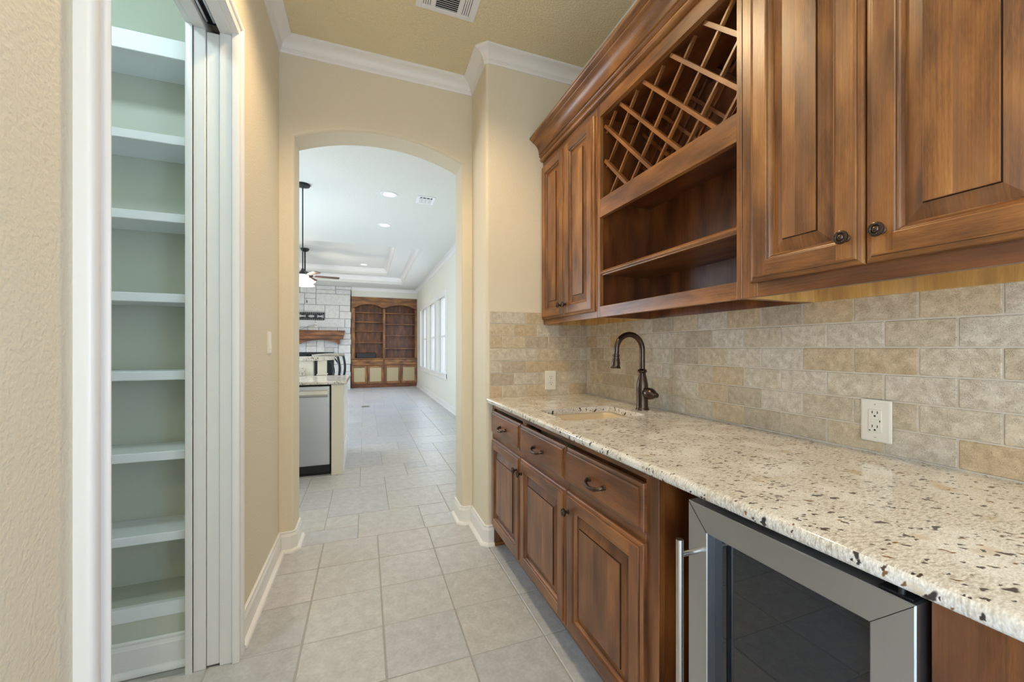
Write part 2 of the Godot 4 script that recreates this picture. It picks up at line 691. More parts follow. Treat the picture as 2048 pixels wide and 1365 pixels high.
func can(x: float, z: float, y: float, e: float, c: Color, label: String, grp: String):
	var t := thing("recessed_light", label, "ceiling light", Vector3(x, y, z), grp)
	var m := mb()
	m.lathe(v2([[0.069, -0.0005], [0.069, -0.004], [0.074, -0.007], [0.095, -0.005], [0.098, 0.0]]), Vector3.ZERO, Vector3.UP, 32)
	part("trim_ring", m, M.vent_white, t)
	m = mb()
	m.lathe(v2([[0.0001, -0.003], [0.069, -0.003], [0.069, -0.0005], [0.0001, -0.0005]]), Vector3.ZERO, Vector3.UP, 32)
	part("lamp_lens", m, M.lamp_glow, t)
	var l := SpotLight3D.new()
	l.name = "lamp"
	l.light_energy = e
	l.light_color = c
	l.spot_angle = 72.0
	l.spot_angle_attenuation = 0.6
	l.spot_range = 12.0
	l.spot_attenuation = 2.0
	l.light_size = 0.06
	l.shadow_enabled = true
	t.add_child(l)
	l.position = Vector3(0, -0.02, 0)
	l.rotation.x = -PI / 2


func _ready():
	rng.seed = 2024
	materials()
	camera_and_light()
	shell()
	floor_tiles()
	trims()
	backsplash()
	pantry()
	upper_cabinets()
	base_cabinets()
	counter_and_sink()
	faucet()
	wine_fridge()
	small_fittings()
	kitchen()
	living_room()


# ---------------------------------------------------------------- room shell
func shell():
	# floor bed, under all tiles
	var m := mb()
	m.bx(Vector3(-4.2, -0.12, -14.4), Vector3(1.7, -0.003, 2.6))
	struct("floor", m, M.floor_grout, "pale stone tile floor running from the passage into the living room", "floor")
	# passage
	m = mb()
	m.bx(Vector3(-0.605, 0, -1.02), Vector3(-0.48, CEIL, 0.9))
	m.bx(Vector3(-0.605, 0, 2.1), Vector3(-0.48, CEIL, 2.4))
	m.bx(Vector3(-0.605, 2.1, 0.9), Vector3(-0.48, CEIL, 2.1))
	m.bx(Vector3(-0.522, 0, -2.95), Vector3(-0.48, CEIL, -1.945))
	m.bx(Vector3(-0.605, 0, -2.95), Vector3(-0.566, CEIL, -1.945))
	m.bx(Vector3(-0.566, 2.50, -2.95), Vector3(-0.522, CEIL, -1.945))
	m.bx(Vector3(-0.605, 2.50, -1.945), Vector3(-0.48, CEIL, -1.02))
	struct("wall_left", m, M.wall_paint, "beige textured passage wall with the pantry doorway", "wall")
	m = mb()
	m.bx(Vector3(1.41, 0, -2.485), Vector3(1.56, CEIL, 0.9))
	m.bx(Vector3(1.41, 0, 2.1), Vector3(1.56, CEIL, 2.4))
	m.bx(Vector3(1.41, 2.1, 0.9), Vector3(1.56, CEIL, 2.1))
	struct("wall_right", m, M.wall_paint, "beige passage wall behind the cabinets, tiled above the counter", "wall")
	m = mb()
	# the wall that ends the cabinet run, with a bullnose corner towards the passage
	var r := 0.02
	var c := PackedVector2Array([Vector2(1.56, -2.485)])
	c.append_array(arc(Vector2(0.695 + r, -2.485 - r), r, 90, 180, 6))
	c.append_array(PackedVector2Array([Vector2(0.695, -3.07), Vector2(1.56, -3.07)]))
	round_prism(m, c, CEIL)
	struct("wall_return", m, M.wall_paint, "short beige wall between the arch and the cabinets, tiled behind the outlet", "wall")
	arch_wall()
	m = mb()
	m.bx(Vector3(-0.605, 0, 2.4), Vector3(1.56, CEIL, 2.55))
	struct("wall_back", m, M.wall_paint, "beige wall behind the camera", "wall")
	window("window_4", Vector3(1.475, 0.0, 1.5), 1.2, 2.1, -PI / 2, "glazed door in the right-hand passage wall behind the camera")
	window("window_7", Vector3(-0.5425, 0.0, 1.5), 1.2, 2.1, PI / 2, "glazed door in the left-hand passage wall behind the camera")
	m = mb()
	m.bx(Vector3(-0.605, CEIL, -3.07), Vector3(1.56, CEIL + 0.15, 2.55))
	struct("ceiling_passage", m, M.ceiling_paint, "tan textured ceiling over the passage", "ceiling")
	# kitchen and living room
	m = mb()
	m.bx(Vector3(-2.45, 0, -3.07), Vector3(-0.6, CEIL, -2.95))
	struct("wall_kitchen", m, M.living_paint, "pale kitchen wall left of the arch, out of view", "wall")
	m = mb()
	m.bx(Vector3(1.545, 0, -8.50), Vector3(1.70, CEIL, -3.07))
	m.bx(Vector3(1.545, 0, -14.3), Vector3(1.70, CEIL, -12.79))
	m.bx(Vector3(1.545, 0, -12.79), Vector3(1.70, 0.60, -8.50))
	m.bx(Vector3(1.545, 2.42, -12.79), Vector3(1.70, CEIL, -8.50))
	m.bx(Vector3(1.545, 0.60, -11.55), Vector3(1.70, 2.42, -11.25))
	m.bx(Vector3(1.545, 0.60, -10.05), Vector3(1.70, 2.42, -9.75))
	struct("wall_living_right", m, M.living_paint, "pale living room wall with three tall windows", "wall")
	m = mb()
	m.bx(Vector3(-4.2, 0, -14.4), Vector3(1.70, 3.6, -14.25))
	struct("wall_living_far", m, M.living_paint, "pale far wall of the living room behind the fireplace and bookcase", "wall")
	m = mb()
	m.bx(Vector3(-0.40, 2.80, -14.25), Vector3(1.545, CEIL, -13.75))
	struct("wall_living_soffit", m, M.living_paint, "pale strip of living room wall between the bookcase and the crown moulding", "wall")
	m = mb()
	m.bx(Vector3(-4.05, 0, -14.25), Vector3(-2.10, CEIL, -13.75))
	struct("wall_living_corner", m, M.living_paint, "pale living room wall left of the fireplace, out of view", "wall")
	m = mb()
	m.bx(Vector3(-4.20, 0, -14.3), Vector3(-4.05, CEIL, -12.5))
	m.bx(Vector3(-4.20, 0, -9.9), Vector3(-4.05, CEIL, -7.2))
	m.bx(Vector3(-4.20, 0, -12.5), Vector3(-4.05, 0.65, -9.9))
	m.bx(Vector3(-4.20, 2.55, -12.5), Vector3(-4.05, CEIL, -9.9))
	struct("wall_living_left", m, M.living_paint, "pale left wall of the living room, out of view", "wall")
	m = mb()
	m.bx(Vector3(-2.45, 0, -4.6), Vector3(-2.30, CEIL, -3.07))
	m.bx(Vector3(-2.45, 0, -7.25), Vector3(-2.30, CEIL, -7.0))
	m.bx(Vector3(-2.45, 0, -7.0), Vector3(-2.30, 0.65, -4.6))
	m.bx(Vector3(-2.45, 1.95, -7.0), Vector3(-2.30, CEIL, -4.6))
	m.bx(Vector3(-4.20, 0, -7.25), Vector3(-2.45, CEIL, -7.10))
	struct("wall_kitchen_left", m, M.living_paint, "pale left wall of the kitchen with a wide window, out of view", "wall")
	window("window_5", Vector3(-4.125, 0.65, -11.2), 2.6, 1.9, PI / 2, "wide living room window out of view on the left")
	window("window_6", Vector3(-2.375, 0.65, -5.8), 2.4, 1.3, PI / 2, "wide kitchen window out of view on the left")
	# flat ceiling round a two-step tray
	m = mb()
	var o := [-3.55, 1.0, -12.62, -8.0]
	var n := [-3.12, 0.57, -12.19, -8.43]
	m.bx(Vector3(-4.2, CEIL, -8.0), Vector3(1.70, CEIL + 0.6, -2.95))
	m.bx(Vector3(-4.2, CEIL, -14.4), Vector3(1.70, CEIL + 0.6, o[2]))
	m.bx(Vector3(-4.2, CEIL, o[2]), Vector3(o[0], CEIL + 0.6, o[3]))
	m.bx(Vector3(o[1], CEIL, o[2]), Vector3(1.70, CEIL + 0.6, o[3]))
	m.bx(Vector3(o[0], 3.26, n[3]), Vector3(o[1], CEIL + 0.6, o[3]))
	m.bx(Vector3(o[0], 3.26, o[2]), Vector3(o[1], CEIL + 0.6, n[2]))
	m.bx(Vector3(o[0], 3.26, n[2]), Vector3(n[0], CEIL + 0.6, n[3]))
	m.bx(Vector3(n[1], 3.26, n[2]), Vector3(o[1], CEIL + 0.6, n[3]))
	m.bx(Vector3(n[0], 3.42, n[2]), Vector3(n[1], CEIL + 0.6, n[3]))
	struct("ceiling_living", m, M.living_ceiling, "white kitchen ceiling stepping up to a two-step tray over the living room", "ceiling")


# a standing prism of a floor outline; the arcs in the outline come out smooth
func round_prism(m: MB, c: PackedVector2Array, h: float):
	var s := -1.0 if Geometry2D.is_polygon_clockwise(c) else 1.0
	var nrm := []
	for i in c.size():
		var t := (c[(i + 1) % c.size()] - c[i]).normalized()
		nrm.append(Vector2(t.y, -t.x) * s)
	for i in c.size():
		var a: Vector2 = c[i]
		var b: Vector2 = c[(i + 1) % c.size()]
		var na: Vector2 = nrm[i]
		var nb: Vector2 = nrm[i]
		var p: Vector2 = nrm[posmod(i - 1, c.size())]
		var q: Vector2 = nrm[(i + 1) % c.size()]
		if p.dot(na) > 0.85:
			na = (p + na).normalized()
		if q.dot(nb) > 0.85:
			nb = (q + nb).normalized()
		var va := Vector3(na.x, 0, na.y)
		var vb := Vector3(nb.x, 0, nb.y)
		m.quadn(Vector3(a.x, 0, a.y), Vector3(b.x, 0, b.y), Vector3(b.x, h, b.y), Vector3(a.x, h, a.y), va, vb, vb, va)
	m.poly(c, Vector3(0, h, 0), Vector3.RIGHT, Vector3(0, 0, 1), Vector3.UP)


func arch_wall():
	var z0 := -2.85
	var z1 := -3.07
	var r := 0.02
	var xl := -0.40
	var xr := 0.622
	# opening outline from the left foot over the arch to the right foot
	var pts := PackedVector2Array()
	var spring := 2.508
	var rise := 0.108
	var half := (xr - xl) / 2
	var R := (half * half + rise * rise) / (2 * rise)
	var mid := (xl + xr) / 2
	var a := rad_to_deg(asin(half / R))
	pts.append(Vector2(xl, 0))
	for i in 12:
		pts.append(Vector2(xl, spring * (i + 1) / 13.0))
	pts.append_array(arc(Vector2(mid, spring + rise - R), R, 90 + a, 90 - a, 32))
	for i in 12:
		pts.append(Vector2(xr, spring * (12 - i) / 13.0))
	pts.append(Vector2(xr, 0))
	var outn := []       # towards the wall, mitred at the two springing corners
	for i in pts.size():
		var t0 := (pts[i] - pts[maxi(i - 1, 0)]).normalized() if i > 0 else Vector2.UP * -1.0
		var t1 := (pts[mini(i + 1, pts.size() - 1)] - pts[i]).normalized() if i < pts.size() - 1 else t0
		if i == 0:
			t0 = t1
		var n0 := Vector2(-t0.y, t0.x)
		var n1 := Vector2(-t1.y, t1.x)
		outn.append((n0 + n1) / (1.0 + n0.dot(n1)))
	var m := mb()
	var off := func(i: int, d: float, z: float) -> Vector3:
		var p: Vector2 = pts[i] + outn[i] * d
		return Vector3(p.x, maxf(p.y, 0.0), z)
	for side in 2:
		var zf := z0 if side == 0 else z1
		var s := -1.0 if side == 0 else 1.0
		for k in 5:
			var a0 := PI / 2 * k / 5
			var a1 := PI / 2 * (k + 1) / 5
			for i in pts.size() - 1:
				var t: Vector2 = (pts[i + 1] - pts[i]).normalized()
				var n := Vector2(-t.y, t.x)
				var inn := Vector3(-n.x, -n.y, 0)
				var fr := Vector3(0, 0, -s)
				var na := fr * cos(a0) + inn * sin(a0)
				var nb := fr * cos(a1) + inn * sin(a1)
				m.quadn(off.call(i, r * (1 - sin(a0)), zf + s * r * (1 - cos(a0))), off.call(i + 1, r * (1 - sin(a0)), zf + s * r * (1 - cos(a0))),
					off.call(i + 1, r * (1 - sin(a1)), zf + s * r * (1 - cos(a1))), off.call(i, r * (1 - sin(a1)), zf + s * r * (1 - cos(a1))), na, na, nb, nb)
		# the flat face, as strips from the opening to the wall's edges
		var fr2 := Vector3(0, 0, -s)
		for i in pts.size() - 1:
			var p: Vector3 = off.call(i, r, zf)
			var q: Vector3 = off.call(i + 1, r, zf)
			if pts[i].y < spring - 0.001 and pts[i + 1].y <= spring + 0.001 and pts[i].x < mid:
				m.quad(p, q, Vector3(-0.605, q.y, zf), Vector3(-0.605, p.y, zf), fr2)
			elif pts[i].x > mid and pts[i + 1].y < spring - 0.001:
				m.quad(p, q, Vector3(0.70, q.y, zf), Vector3(0.70, p.y, zf), fr2)
			else:
				m.quad(p, q, Vector3(q.x, CEIL, zf), Vector3(p.x, CEIL, zf), fr2)
		var l: Vector3 = off.call(13, r, zf)
		var g: Vector3 = off.call(pts.size() - 14, r, zf)
		m.quad(Vector3(-0.605, l.y, zf), l, Vector3(l.x, CEIL, zf), Vector3(-0.605, CEIL, zf), fr2)
		m.quad(g, Vector3(0.70, g.y, zf), Vector3(0.70, CEIL, zf), Vector3(g.x, CEIL, zf), fr2)
	for i in pts.size() - 1:
		var t: Vector2 = (pts[i + 1] - pts[i]).normalized()
		m.quad(off.call(i, 0, z0 - r), off.call(i + 1, 0, z0 - r), off.call(i + 1, 0, z1 + r), off.call(i, 0, z1 + r), Vector3(t.y, -t.x, 0))
	struct("wall_arch", m, M.wall_paint, "beige wall with a wide arched opening into the kitchen", "wall")


# a window in a wall that faces along local z; `at` is the middle of the sill
func window(called: String, at: Vector3, w: float, h: float, turn: float, label: String):
	var t := Node3D.new()
	t.name = called
	add_child(t)
	t.position = at
	t.rotation.y = turn
	t.set_meta("kind", "structure")
	tag(t, label, "window")
	var m := mb()
	var q := 0.05
	m.bx(Vector3(-w / 2, 0, -0.03), Vector3(-w / 2 + q, h, 0.03), 0.006)
	m.bx(Vector3(w / 2 - q, 0, -0.03), Vector3(w / 2, h, 0.03), 0.006)
	m.bx(Vector3(-w / 2 + q, 0, -0.03), Vector3(w / 2 - q, q, 0.03), 0.006)
	m.bx(Vector3(-w / 2 + q, h - q, -0.03), Vector3(w / 2 - q, h, 0.03), 0.006)
	part("window_frame", m, M.trim, t)
	m = mb()
	m.bx(Vector3(-w / 2 + q, h * 0.48, -0.025), Vector3(w / 2 - q, h * 0.48 + 0.045, 0.025), 0.006)
	part("meeting_rail", m, M.trim, t)
	for k in 2:
		m = mb()
		var y0 := q if k == 0 else h * 0.48 + 0.045
		var y1 := h * 0.48 if k == 0 else h - q
		m.bx(Vector3(-w / 2 + q, y0, -0.004), Vector3(w / 2 - q, y1, 0.0))
		part("pane", m, M.window_glass, t)


# ---------------------------------------------------------------- floor tiles
func floor_tiles():
	var fl: Node3D = get_node("floor")
	var gap := 0.0026
	# the passage and pantry: 12.5-inch squares in a plain grid
	var P := 0.3175
	var k := 0
	for j in range(0, 17):
		var z0 := -2.886 + P * j
		var z1 := z0 + P
		for i in range(-6, 3):
			var x0 := 0.0735 + P * i
			var x1 := x0 + P
			var door := z0 > -2.0 and z1 < -0.9
			if x1 < -0.7 and (z0 < -2.1 or z1 > -0.6):
				continue
			if x1 < -0.48 and not door and (z0 < -2.0 or z1 > -0.5):
				continue
			var a := x0
			var b := minf(x1, 0.90)
			if not door:
				if x0 < -0.48 and x1 > -0.48:
					a = -0.475
				elif x1 < -0.48:
					if z0 > -0.9:
						continue
			if z0 < -2.85 and false:
				continue
			if b - a < 0.03 or x1 < -1.65:
				continue
			tile(fl, a + gap, b - gap, z0 + gap, z1 - gap, 0.0045)
			k += 1
	# kitchen and living room: mixed sizes on an 8-inch module
	var u := 0.2125
	var taken := {}
	var lay := func(i: int, j: int, w: int, h: int):
		for a in w:
			for b in h:
				taken[Vector2i(i + a, j + b)] = true
		var x0 := -0.2585 + u * i
		var x1 := minf(x0 + u * w, 1.545)
		var z1 := -2.886 - u * j
		var z0 := maxf(z1 - u * h, -13.8)
		if x1 - x0 > 0.02 and z1 - z0 > 0.02:
			tile(fl, x0 + 0.0024, x1 - 0.0024, z0 + 0.0024, z1 - 0.0024, 0.004)
	for t in [[1, 0, 2, 2], [0, 1, 1, 1], [-1, 0, 2, 1], [3, 1, 1, 1], [3, 0, 2, 1], [0, 2, 2, 3], [1, 5, 1, 1], [2, 2, 2, 2], [2, 4, 3, 2], [4, 1, 2, 2], [4, 3, 1, 1], [1, 6, 2, 2], [3, 6, 2, 1], [3, 7, 1, 1], [2, 8, 2, 3], [0, 8, 2, 3], [4, 7, 1, 3], [-1, 1, 1, 2], [-1, 5, 2, 2]]:
		lay.call(t[0], t[1], t[2], t[3])
	var sizes := [[3, 2], [2, 3], [2, 2], [2, 2], [2, 2], [2, 1], [1, 2], [1, 1], [1, 1]]
	for j in 52:
		for i in range(-3, 9):
			if taken.has(Vector2i(i, j)):
				continue
			var start := rng.randi() % 5
			for s in range(start, 9):
				var w: int = sizes[s][0]
				var h: int = sizes[s][1]
				var ok := i + w <= 9 and j + h <= 52
				for a in w:
					for b in h:
						if taken.has(Vector2i(i + a, j + b)):
							ok = false
				if ok:
					lay.call(i, j, w, h)
					break


func tile(parent: Node3D, x0: float, x1: float, z0: float, z1: float, b: float):
	var m := mb()
	m.bx(Vector3(x0, -0.012, z0), Vector3(x1, rng.randf_range(-0.0006, 0.0006), z1), b * 0.6)
	part("tile", m, M["floor_tile_%d" % (rng.randi() % 4)], parent)


# ---------------------------------------------------------------- mouldings of the room
func crown_prof() -> PackedVector2Array:
	var p := v2([[0, -0.086], [0.006, -0.086], [0.010, -0.076], [0.010, -0.073], [0.013, -0.070], [0.013, -0.064]])
	p.append_array(arc(Vector2(0.069, -0.066), 0.053, 176, 100, 10))
	p.append_array(v2([[0.063, -0.012], [0.069, -0.010], [0.073, -0.006], [0.073, 0.0], [0, 0]]))
	return p


func base_prof() -> PackedVector2Array:
	var p := v2([[0, 0.122], [0.006, 0.122], [0.010, 0.119], [0.0105, 0.113], [0.009, 0.109], [0.012, 0.104], [0.0125, 0.098], [0.015, 0.095], [0.015, 0.019]])
	p.append_array(arc(Vector2(0.015, 0.0), 0.019, 90, 0, 5))
	p.append(Vector2(0, 0))
	return p


func casing_prof() -> PackedVector2Array:
	return v2([[0, 0], [0, 0.020], [0.002, 0.023], [0.006, 0.0235], [0.009, 0.020], [0.010, 0.011], [0.0115, 0.010], [0.016, 0.0105], [0.020, 0.013], [0.027, 0.0185], [0.033, 0.0205], [0.0355, 0.020], [0.036, 0.0135], [0.039, 0.0135], [0.0395, 0.019], [0.044, 0.025], [0.050, 0.0275], [0.060, 0.0275], [0.066, 0.0255], [0.069, 0.0215], [0.070, 0.018], [0.070, 0]])


func moulding(called: String, prof: PackedVector2Array, path: Array, up: Vector3, side: float, m: Material, label: String, cat: String):
	var b := mb()
	b.sweep(prof, PackedVector3Array(path), up, side)
	struct(called, b, m, label, cat)


func trims():
	moulding("trim_1", crown_prof(), [Vector3(-0.48, CEIL, 2.4), Vector3(-0.48, CEIL, -2.85), Vector3(0.695, CEIL, -2.85), Vector3(0.695, CEIL, -2.503), Vector3(0.713, CEIL, -2.485), Vector3(1.41, CEIL, -2.485), Vector3(1.41, CEIL, 2.4)], Vector3.UP, 1.0, M.trim, "white crown moulding round the tan passage ceiling", "moulding")
	moulding("trim_2", crown_prof(), [Vector3(1.545, CEIL, -3.07), Vector3(1.545, CEIL, -13.75), Vector3(-0.42, CEIL, -13.75)], Vector3.UP, -1.0, M.trim, "white crown moulding above the tall windows and the bookcase", "moulding")
	var big := PackedVector2Array()
	for p in crown_prof():
		big.append(p * 1.25)
	moulding("trim_3", big, [Vector3(-3.55, 3.26, -8.0), Vector3(1.0, 3.26, -8.0), Vector3(1.0, 3.26, -12.62), Vector3(-3.55, 3.26, -12.62), Vector3(-3.55, 3.26, -8.0)], Vector3.UP, -1.0, M.trim, "white crown moulding in the lower, outer step of the tray ceiling", "moulding")
	moulding("trim_4", big, [Vector3(-3.12, 3.42, -8.43), Vector3(0.57, 3.42, -8.43), Vector3(0.57, 3.42, -12.19), Vector3(-3.12, 3.42, -12.19), Vector3(-3.12, 3.42, -8.43)], Vector3.UP, -1.0, M.trim, "white crown moulding in the upper, inner step of the tray ceiling", "moulding")
	moulding("baseboard_left", base_prof(), [Vector3(-0.48, 0, -1.99), Vector3(-0.48, 0, -2.85), Vector3(-0.42, 0, -2.85), Vector3(-0.40, 0, -2.87), Vector3(-0.40, 0, -3.05), Vector3(-0.42, 0, -3.07), Vector3(-0.6, 0, -3.07)], Vector3.UP, 1.0, M.trim, "white baseboard from the pantry casing round the left foot of the arch", "baseboard")
	moulding("baseboard_arch", base_prof(), [Vector3(0.75, 0, -3.07), Vector3(0.642, 0, -3.07), Vector3(0.622, 0, -3.05), Vector3(0.622, 0, -2.87), Vector3(0.642, 0, -2.85), Vector3(0.695, 0, -2.85), Vector3(0.695, 0, -2.503), Vector3(0.713, 0, -2.485), Vector3(0.742, 0, -2.485)], Vector3.UP, 1.0, M.trim, "white baseboard stepping round the right foot of the arch to the cabinets", "baseboard")
	moulding("baseboard_near", base_prof(), [Vector3(-0.48, 0, 0.9), Vector3(-0.48, 0, -0.97)], Vector3.UP, 1.0, M.trim, "white baseboard of the passage wall beside the camera", "baseboard")
	moulding("baseboard_living", base_prof(), [Vector3(1.545, 0, -3.07), Vector3(1.545, 0, -13.72)], Vector3.UP, -1.0, M.trim, "white baseboard under the tall living room windows", "baseboard")
	# the pantry doorway: casing, split jamb and the edge of the pocket door
	var t := Node3D.new()
	t.name = "door_1"
	add_child(t)
	t.set_meta("kind", "structure")
	tag(t, "white cased pantry doorway with a pocket door slid open", "doorway")
	var m := mb()
	m.sweep(casing_prof(), PackedVector3Array([Vector3(-0.48, 0, -1.046), Vector3(-0.48, 2.446, -1.046), Vector3(-0.48, 2.446, -1.914), Vector3(-0.48, 0, -1.914)]), Vector3.RIGHT, -1.0)
	part("casing", m, M.trim, t)
	m = mb()
	m.sweep(casing_prof(), PackedVector3Array([Vector3(-0.605, 0, -1.046), Vector3(-0.605, 2.446, -1.046), Vector3(-0.605, 2.446, -1.914), Vector3(-0.605, 0, -1.914)]), Vector3.LEFT, 1.0)
	part("casing", m, M.trim, t)
	for s in [[-0.48, -0.522], [-0.566, -0.605]]:
		m = mb()
		m.bx(Vector3(s[1], 0, -1.945), Vector3(s[0], 2.44, -1.92), 0.002)
		m.bx(Vector3(s[1], 2.44, -1.945), Vector3(s[0], 2.5, -1.02), 0.002)
		part("split_jamb", m, M.trim, t)
	m = mb()
	m.bx(Vector3(-0.605, 0, -1.04), Vector3(-0.48, 2.44, -1.02), 0.002)
	part("jamb", m, M.trim, t)
	m = mb()
	m.bx(Vector3(-0.5645, 0.006, -2.6), Vector3(-0.5235, 2.436, -1.925), 0.003)
	part("pocket_door", m, M.trim, t)
	m = mb()
	m.bx(Vector3(-0.566, 2.478, -1.945), Vector3(-0.522, 2.5, -1.04))
	part("track_slot", m, M.vent_dark, t)
	m = mb()
	for x in [-0.560, -0.536]:
		m.bx(Vector3(x, 2.455, -1.90), Vector3(x + 0.008, 2.478, -1.06), 0.001)
	part("track", m, M.steel, t)


# ---------------------------------------------------------------- backsplash
func backsplash():
	var rw: Node3D = get_node("wall_right")
	var m := mb()
	m.bx(Vector3(1.3995, 0.905, -2.476), Vector3(1.412, 1.386, 0.6))
	part("grout", m, M.tile_grout, rw)
	var h := 0.0775
	var L := 0.1605
	for k in 6:
		var y0 := 0.916 + h * k
		var ph := -2.42 - (0.08025 if k % 2 == 0 else 0.0)
		var z := ph - L
		while z < 0.55:
			z += L
			var a := maxf(z, -2.474)
			var b := minf(z + L, 0.6)
			if b - a < 0.012:
				continue
			if k < 2 and a > -0.97 + 0.03 and false:
				continue
			wall_tile(rw, Vector3(1.397 - rng.randf() * 0.0012, y0 + 0.002, a + 0.0018), Vector3(1.408, y0 + h - 0.0018, b - 0.0018), 2)
	var re: Node3D = get_node("wall_return")
	m = mb()
	m.bx(Vector3(0.716, 0.905, -2.486), Vector3(1.412, 1.456, -2.4765))
	part("grout", m, M.tile_grout, re)
	for k in 7:
		var y0 := 0.912 + h * k
		var x := 0.875 - 0.158 * 2 - (0.079 if k % 2 == 0 else 0.0)
		while x < 1.40:
			var a := maxf(x, 0.7165)
			var b := minf(x + 0.158, 1.398)
			x += 0.158
			if b - a < 0.012:
				continue
			wall_tile(re, Vector3(a + 0.0018, y0 + 0.002, -2.486), Vector3(b - 0.0018, y0 + h - 0.0018, -2.474 + rng.randf() * 0.0012), 0)


func wall_tile(parent: Node3D, lo: Vector3, hi: Vector3, grain: int):
	var m := mb(grain)
	m.bx(lo, hi, 0.0022)
	part("tile", m, M["travertine_%d" % (rng.randi() % 6)], parent)


# ---------------------------------------------------------------- pantry
func pantry():
	var m := mb()
	m.bx(Vector3(-2.05, 0, -2.36), Vector3(-0.605, 2.9, -2.21))
	m.bx(Vector3(-2.05, 0, -2.21), Vector3(-1.9, 2.9, -0.3))
	m.bx(Vector3(-2.05, 0, -0.45), Vector3(-0.605, 2.9, -0.3))
	m.bx(Vector3(-2.05, 2.9, -2.36), Vector3(-0.605, 3.05, -0.3))
	struct("wall_pantry", m, M.pantry_paint, "grey-green pantry walls and ceiling behind the shelves", "wall")
	moulding("baseboard_pantry", base_prof(), [Vector3(-1.85, 0, -2.0), Vector3(-0.62, 0, -2.0)], Vector3.UP, 1.0, M.trim, "white baseboard at the foot of the pantry shelves", "baseboard")
	var t := thing("pantry_shelving", "tall white built-in shelving with seven empty shelves in the pantry", "shelves", Vector3(-1.2, 0, -2.1))
	var o := Vector3(1.2, 0, 2.1)
	m = mb()
	m.bx(Vector3(-1.9, 0.12, -2.208), Vector3(-0.64, 2.42, -2.198))
	part("back_panel", m, M.pantry_panel, t, o)
	for y in [2.048, 1.746, 1.435, 1.135, 0.826, 0.513]:
		m = mb()
		m.bx(Vector3(-1.9, y - 0.034, -2.198), Vector3(-0.655, y, -2.0), 0.002)
		part("shelf", m, M.shelf_white, t, o)
	m = mb()
	m.bx(Vector3(-1.9, 0.224, -2.198), Vector3(-0.655, 0.245, -2.02), 0.002)
	part("shelf", m, M.pantry_panel, t, o)
	m = mb()
	m.bx(Vector3(-1.9, 0.193, -2.02), Vector3(-0.655, 0.245, -1.999), 0.001)
	part("shelf_edge", m, M.shelf_white, t, o)
	m = mb()
	m.bx(Vector3(-1.9, 0.0, -2.04), Vector3(-0.64, 0.193, -2.001), 0.001)
	part("plinth", m, M.pantry_panel, t, o)
	m = mb()
	m.bx(Vector3(-1.9, 2.347, -2.02), Vector3(-0.64, 2.421, -1.999), 0.002)
	part("top_rail", m, M.shelf_white, t, o)
	m = mb()
	m.bx(Vector3(-1.9, 2.352, -2.198), Vector3(-0.64, 2.37, -2.021), 0.001)
	part("top_panel", m, M.shelf_white, t, o)
	m = mb()
	m.bx(Vector3(-0.655, 0.124, -2.198), Vector3(-0.637, 2.347, -1.999), 0.002)
	part("stile", m, M.shelf_white, t, o)
	var t2 := thing("pantry_light", "round ceiling light inside the pantry, out of view", "ceiling light", Vector3(-1.15, 2.9, -1.2))
	m = mb()
	m.lathe(v2([[0.16, 0.0], [0.16, -0.02], [0.14, -0.05], [0.08, -0.075], [0.0001, -0.085]]), Vector3.ZERO, Vector3.UP, 24)
	part("lamp_glass", m, M.cool_glow, t2)
	var l := OmniLight3D.new()
	l.name = "lamp"
	l.light_energy = 0.75
	l.light_color = Color(0.88, 0.97, 1.0)
	l.light_size = 0.1
	l.omni_range = 8.0
	l.omni_attenuation = 2.0
	l.shadow_enabled = true
	t2.add_child(l)
	l.position = Vector3(0, -0.04, 0)


# ---------------------------------------------------------------- cabinet parts
# rings of a rectangle W x H (z, y), facing -x: from inset a0, height h0 to inset a1, height h1
func ring(m: MB, W: float, H: float, a0: float, h0: float, a1: float, h1: float, sides := 15):
	var p := [[a0, a0], [W - a0, a0], [W - a0, H - a0], [a0, H - a0]]
	var q := [[a1, a1], [W - a1, a1], [W - a1, H - a1], [a1, H - a1]]
	var outs := [Vector3(0, -1, 0), Vector3(0, 0, 1), Vector3(0, 1, 0), Vector3(0, 0, -1)]
	# sides: 1 bottom, 2 far edge in +z, 4 top, 8 edge at z = 0
	for k in 4:
		if sides & (1 << k) == 0:
			continue
		var l := (k + 1) % 4
		var dir: Vector3 = Vector3(-absf(a1 - a0), 0, 0) + outs[k] * (h1 - h0)
		m.quad(Vector3(-h0, p[k][1], p[k][0]), Vector3(-h0, p[l][1], p[l][0]), Vector3(-h1, q[l][1], q[l][0]), Vector3(-h1, q[k][1], q[k][0]), dir)


func rings(m: MB, W: float, H: float, prof: Array, sides := 15):
	for i in prof.size() - 1:
		ring(m, W, H, prof[i][0], prof[i][1], prof[i + 1][0], prof[i + 1][1], sides)


const EDGE := [[0.0, 0.0], [0.0, 0.0095], [0.0015, 0.0125], [0.005, 0.0145], [0.009, 0.0155], [0.0125, 0.0165], [0.013, 0.0195], [0.0145, 0.0215], [0.018, 0.0225]]
const STICK := [[0.0, 0.0225], [0.002, 0.0218], [0.0042, 0.0198], [0.005, 0.0165], [0.0075, 0.0155], [0.0105, 0.0125], [0.013, 0.0085], [0.0145, 0.0055]]


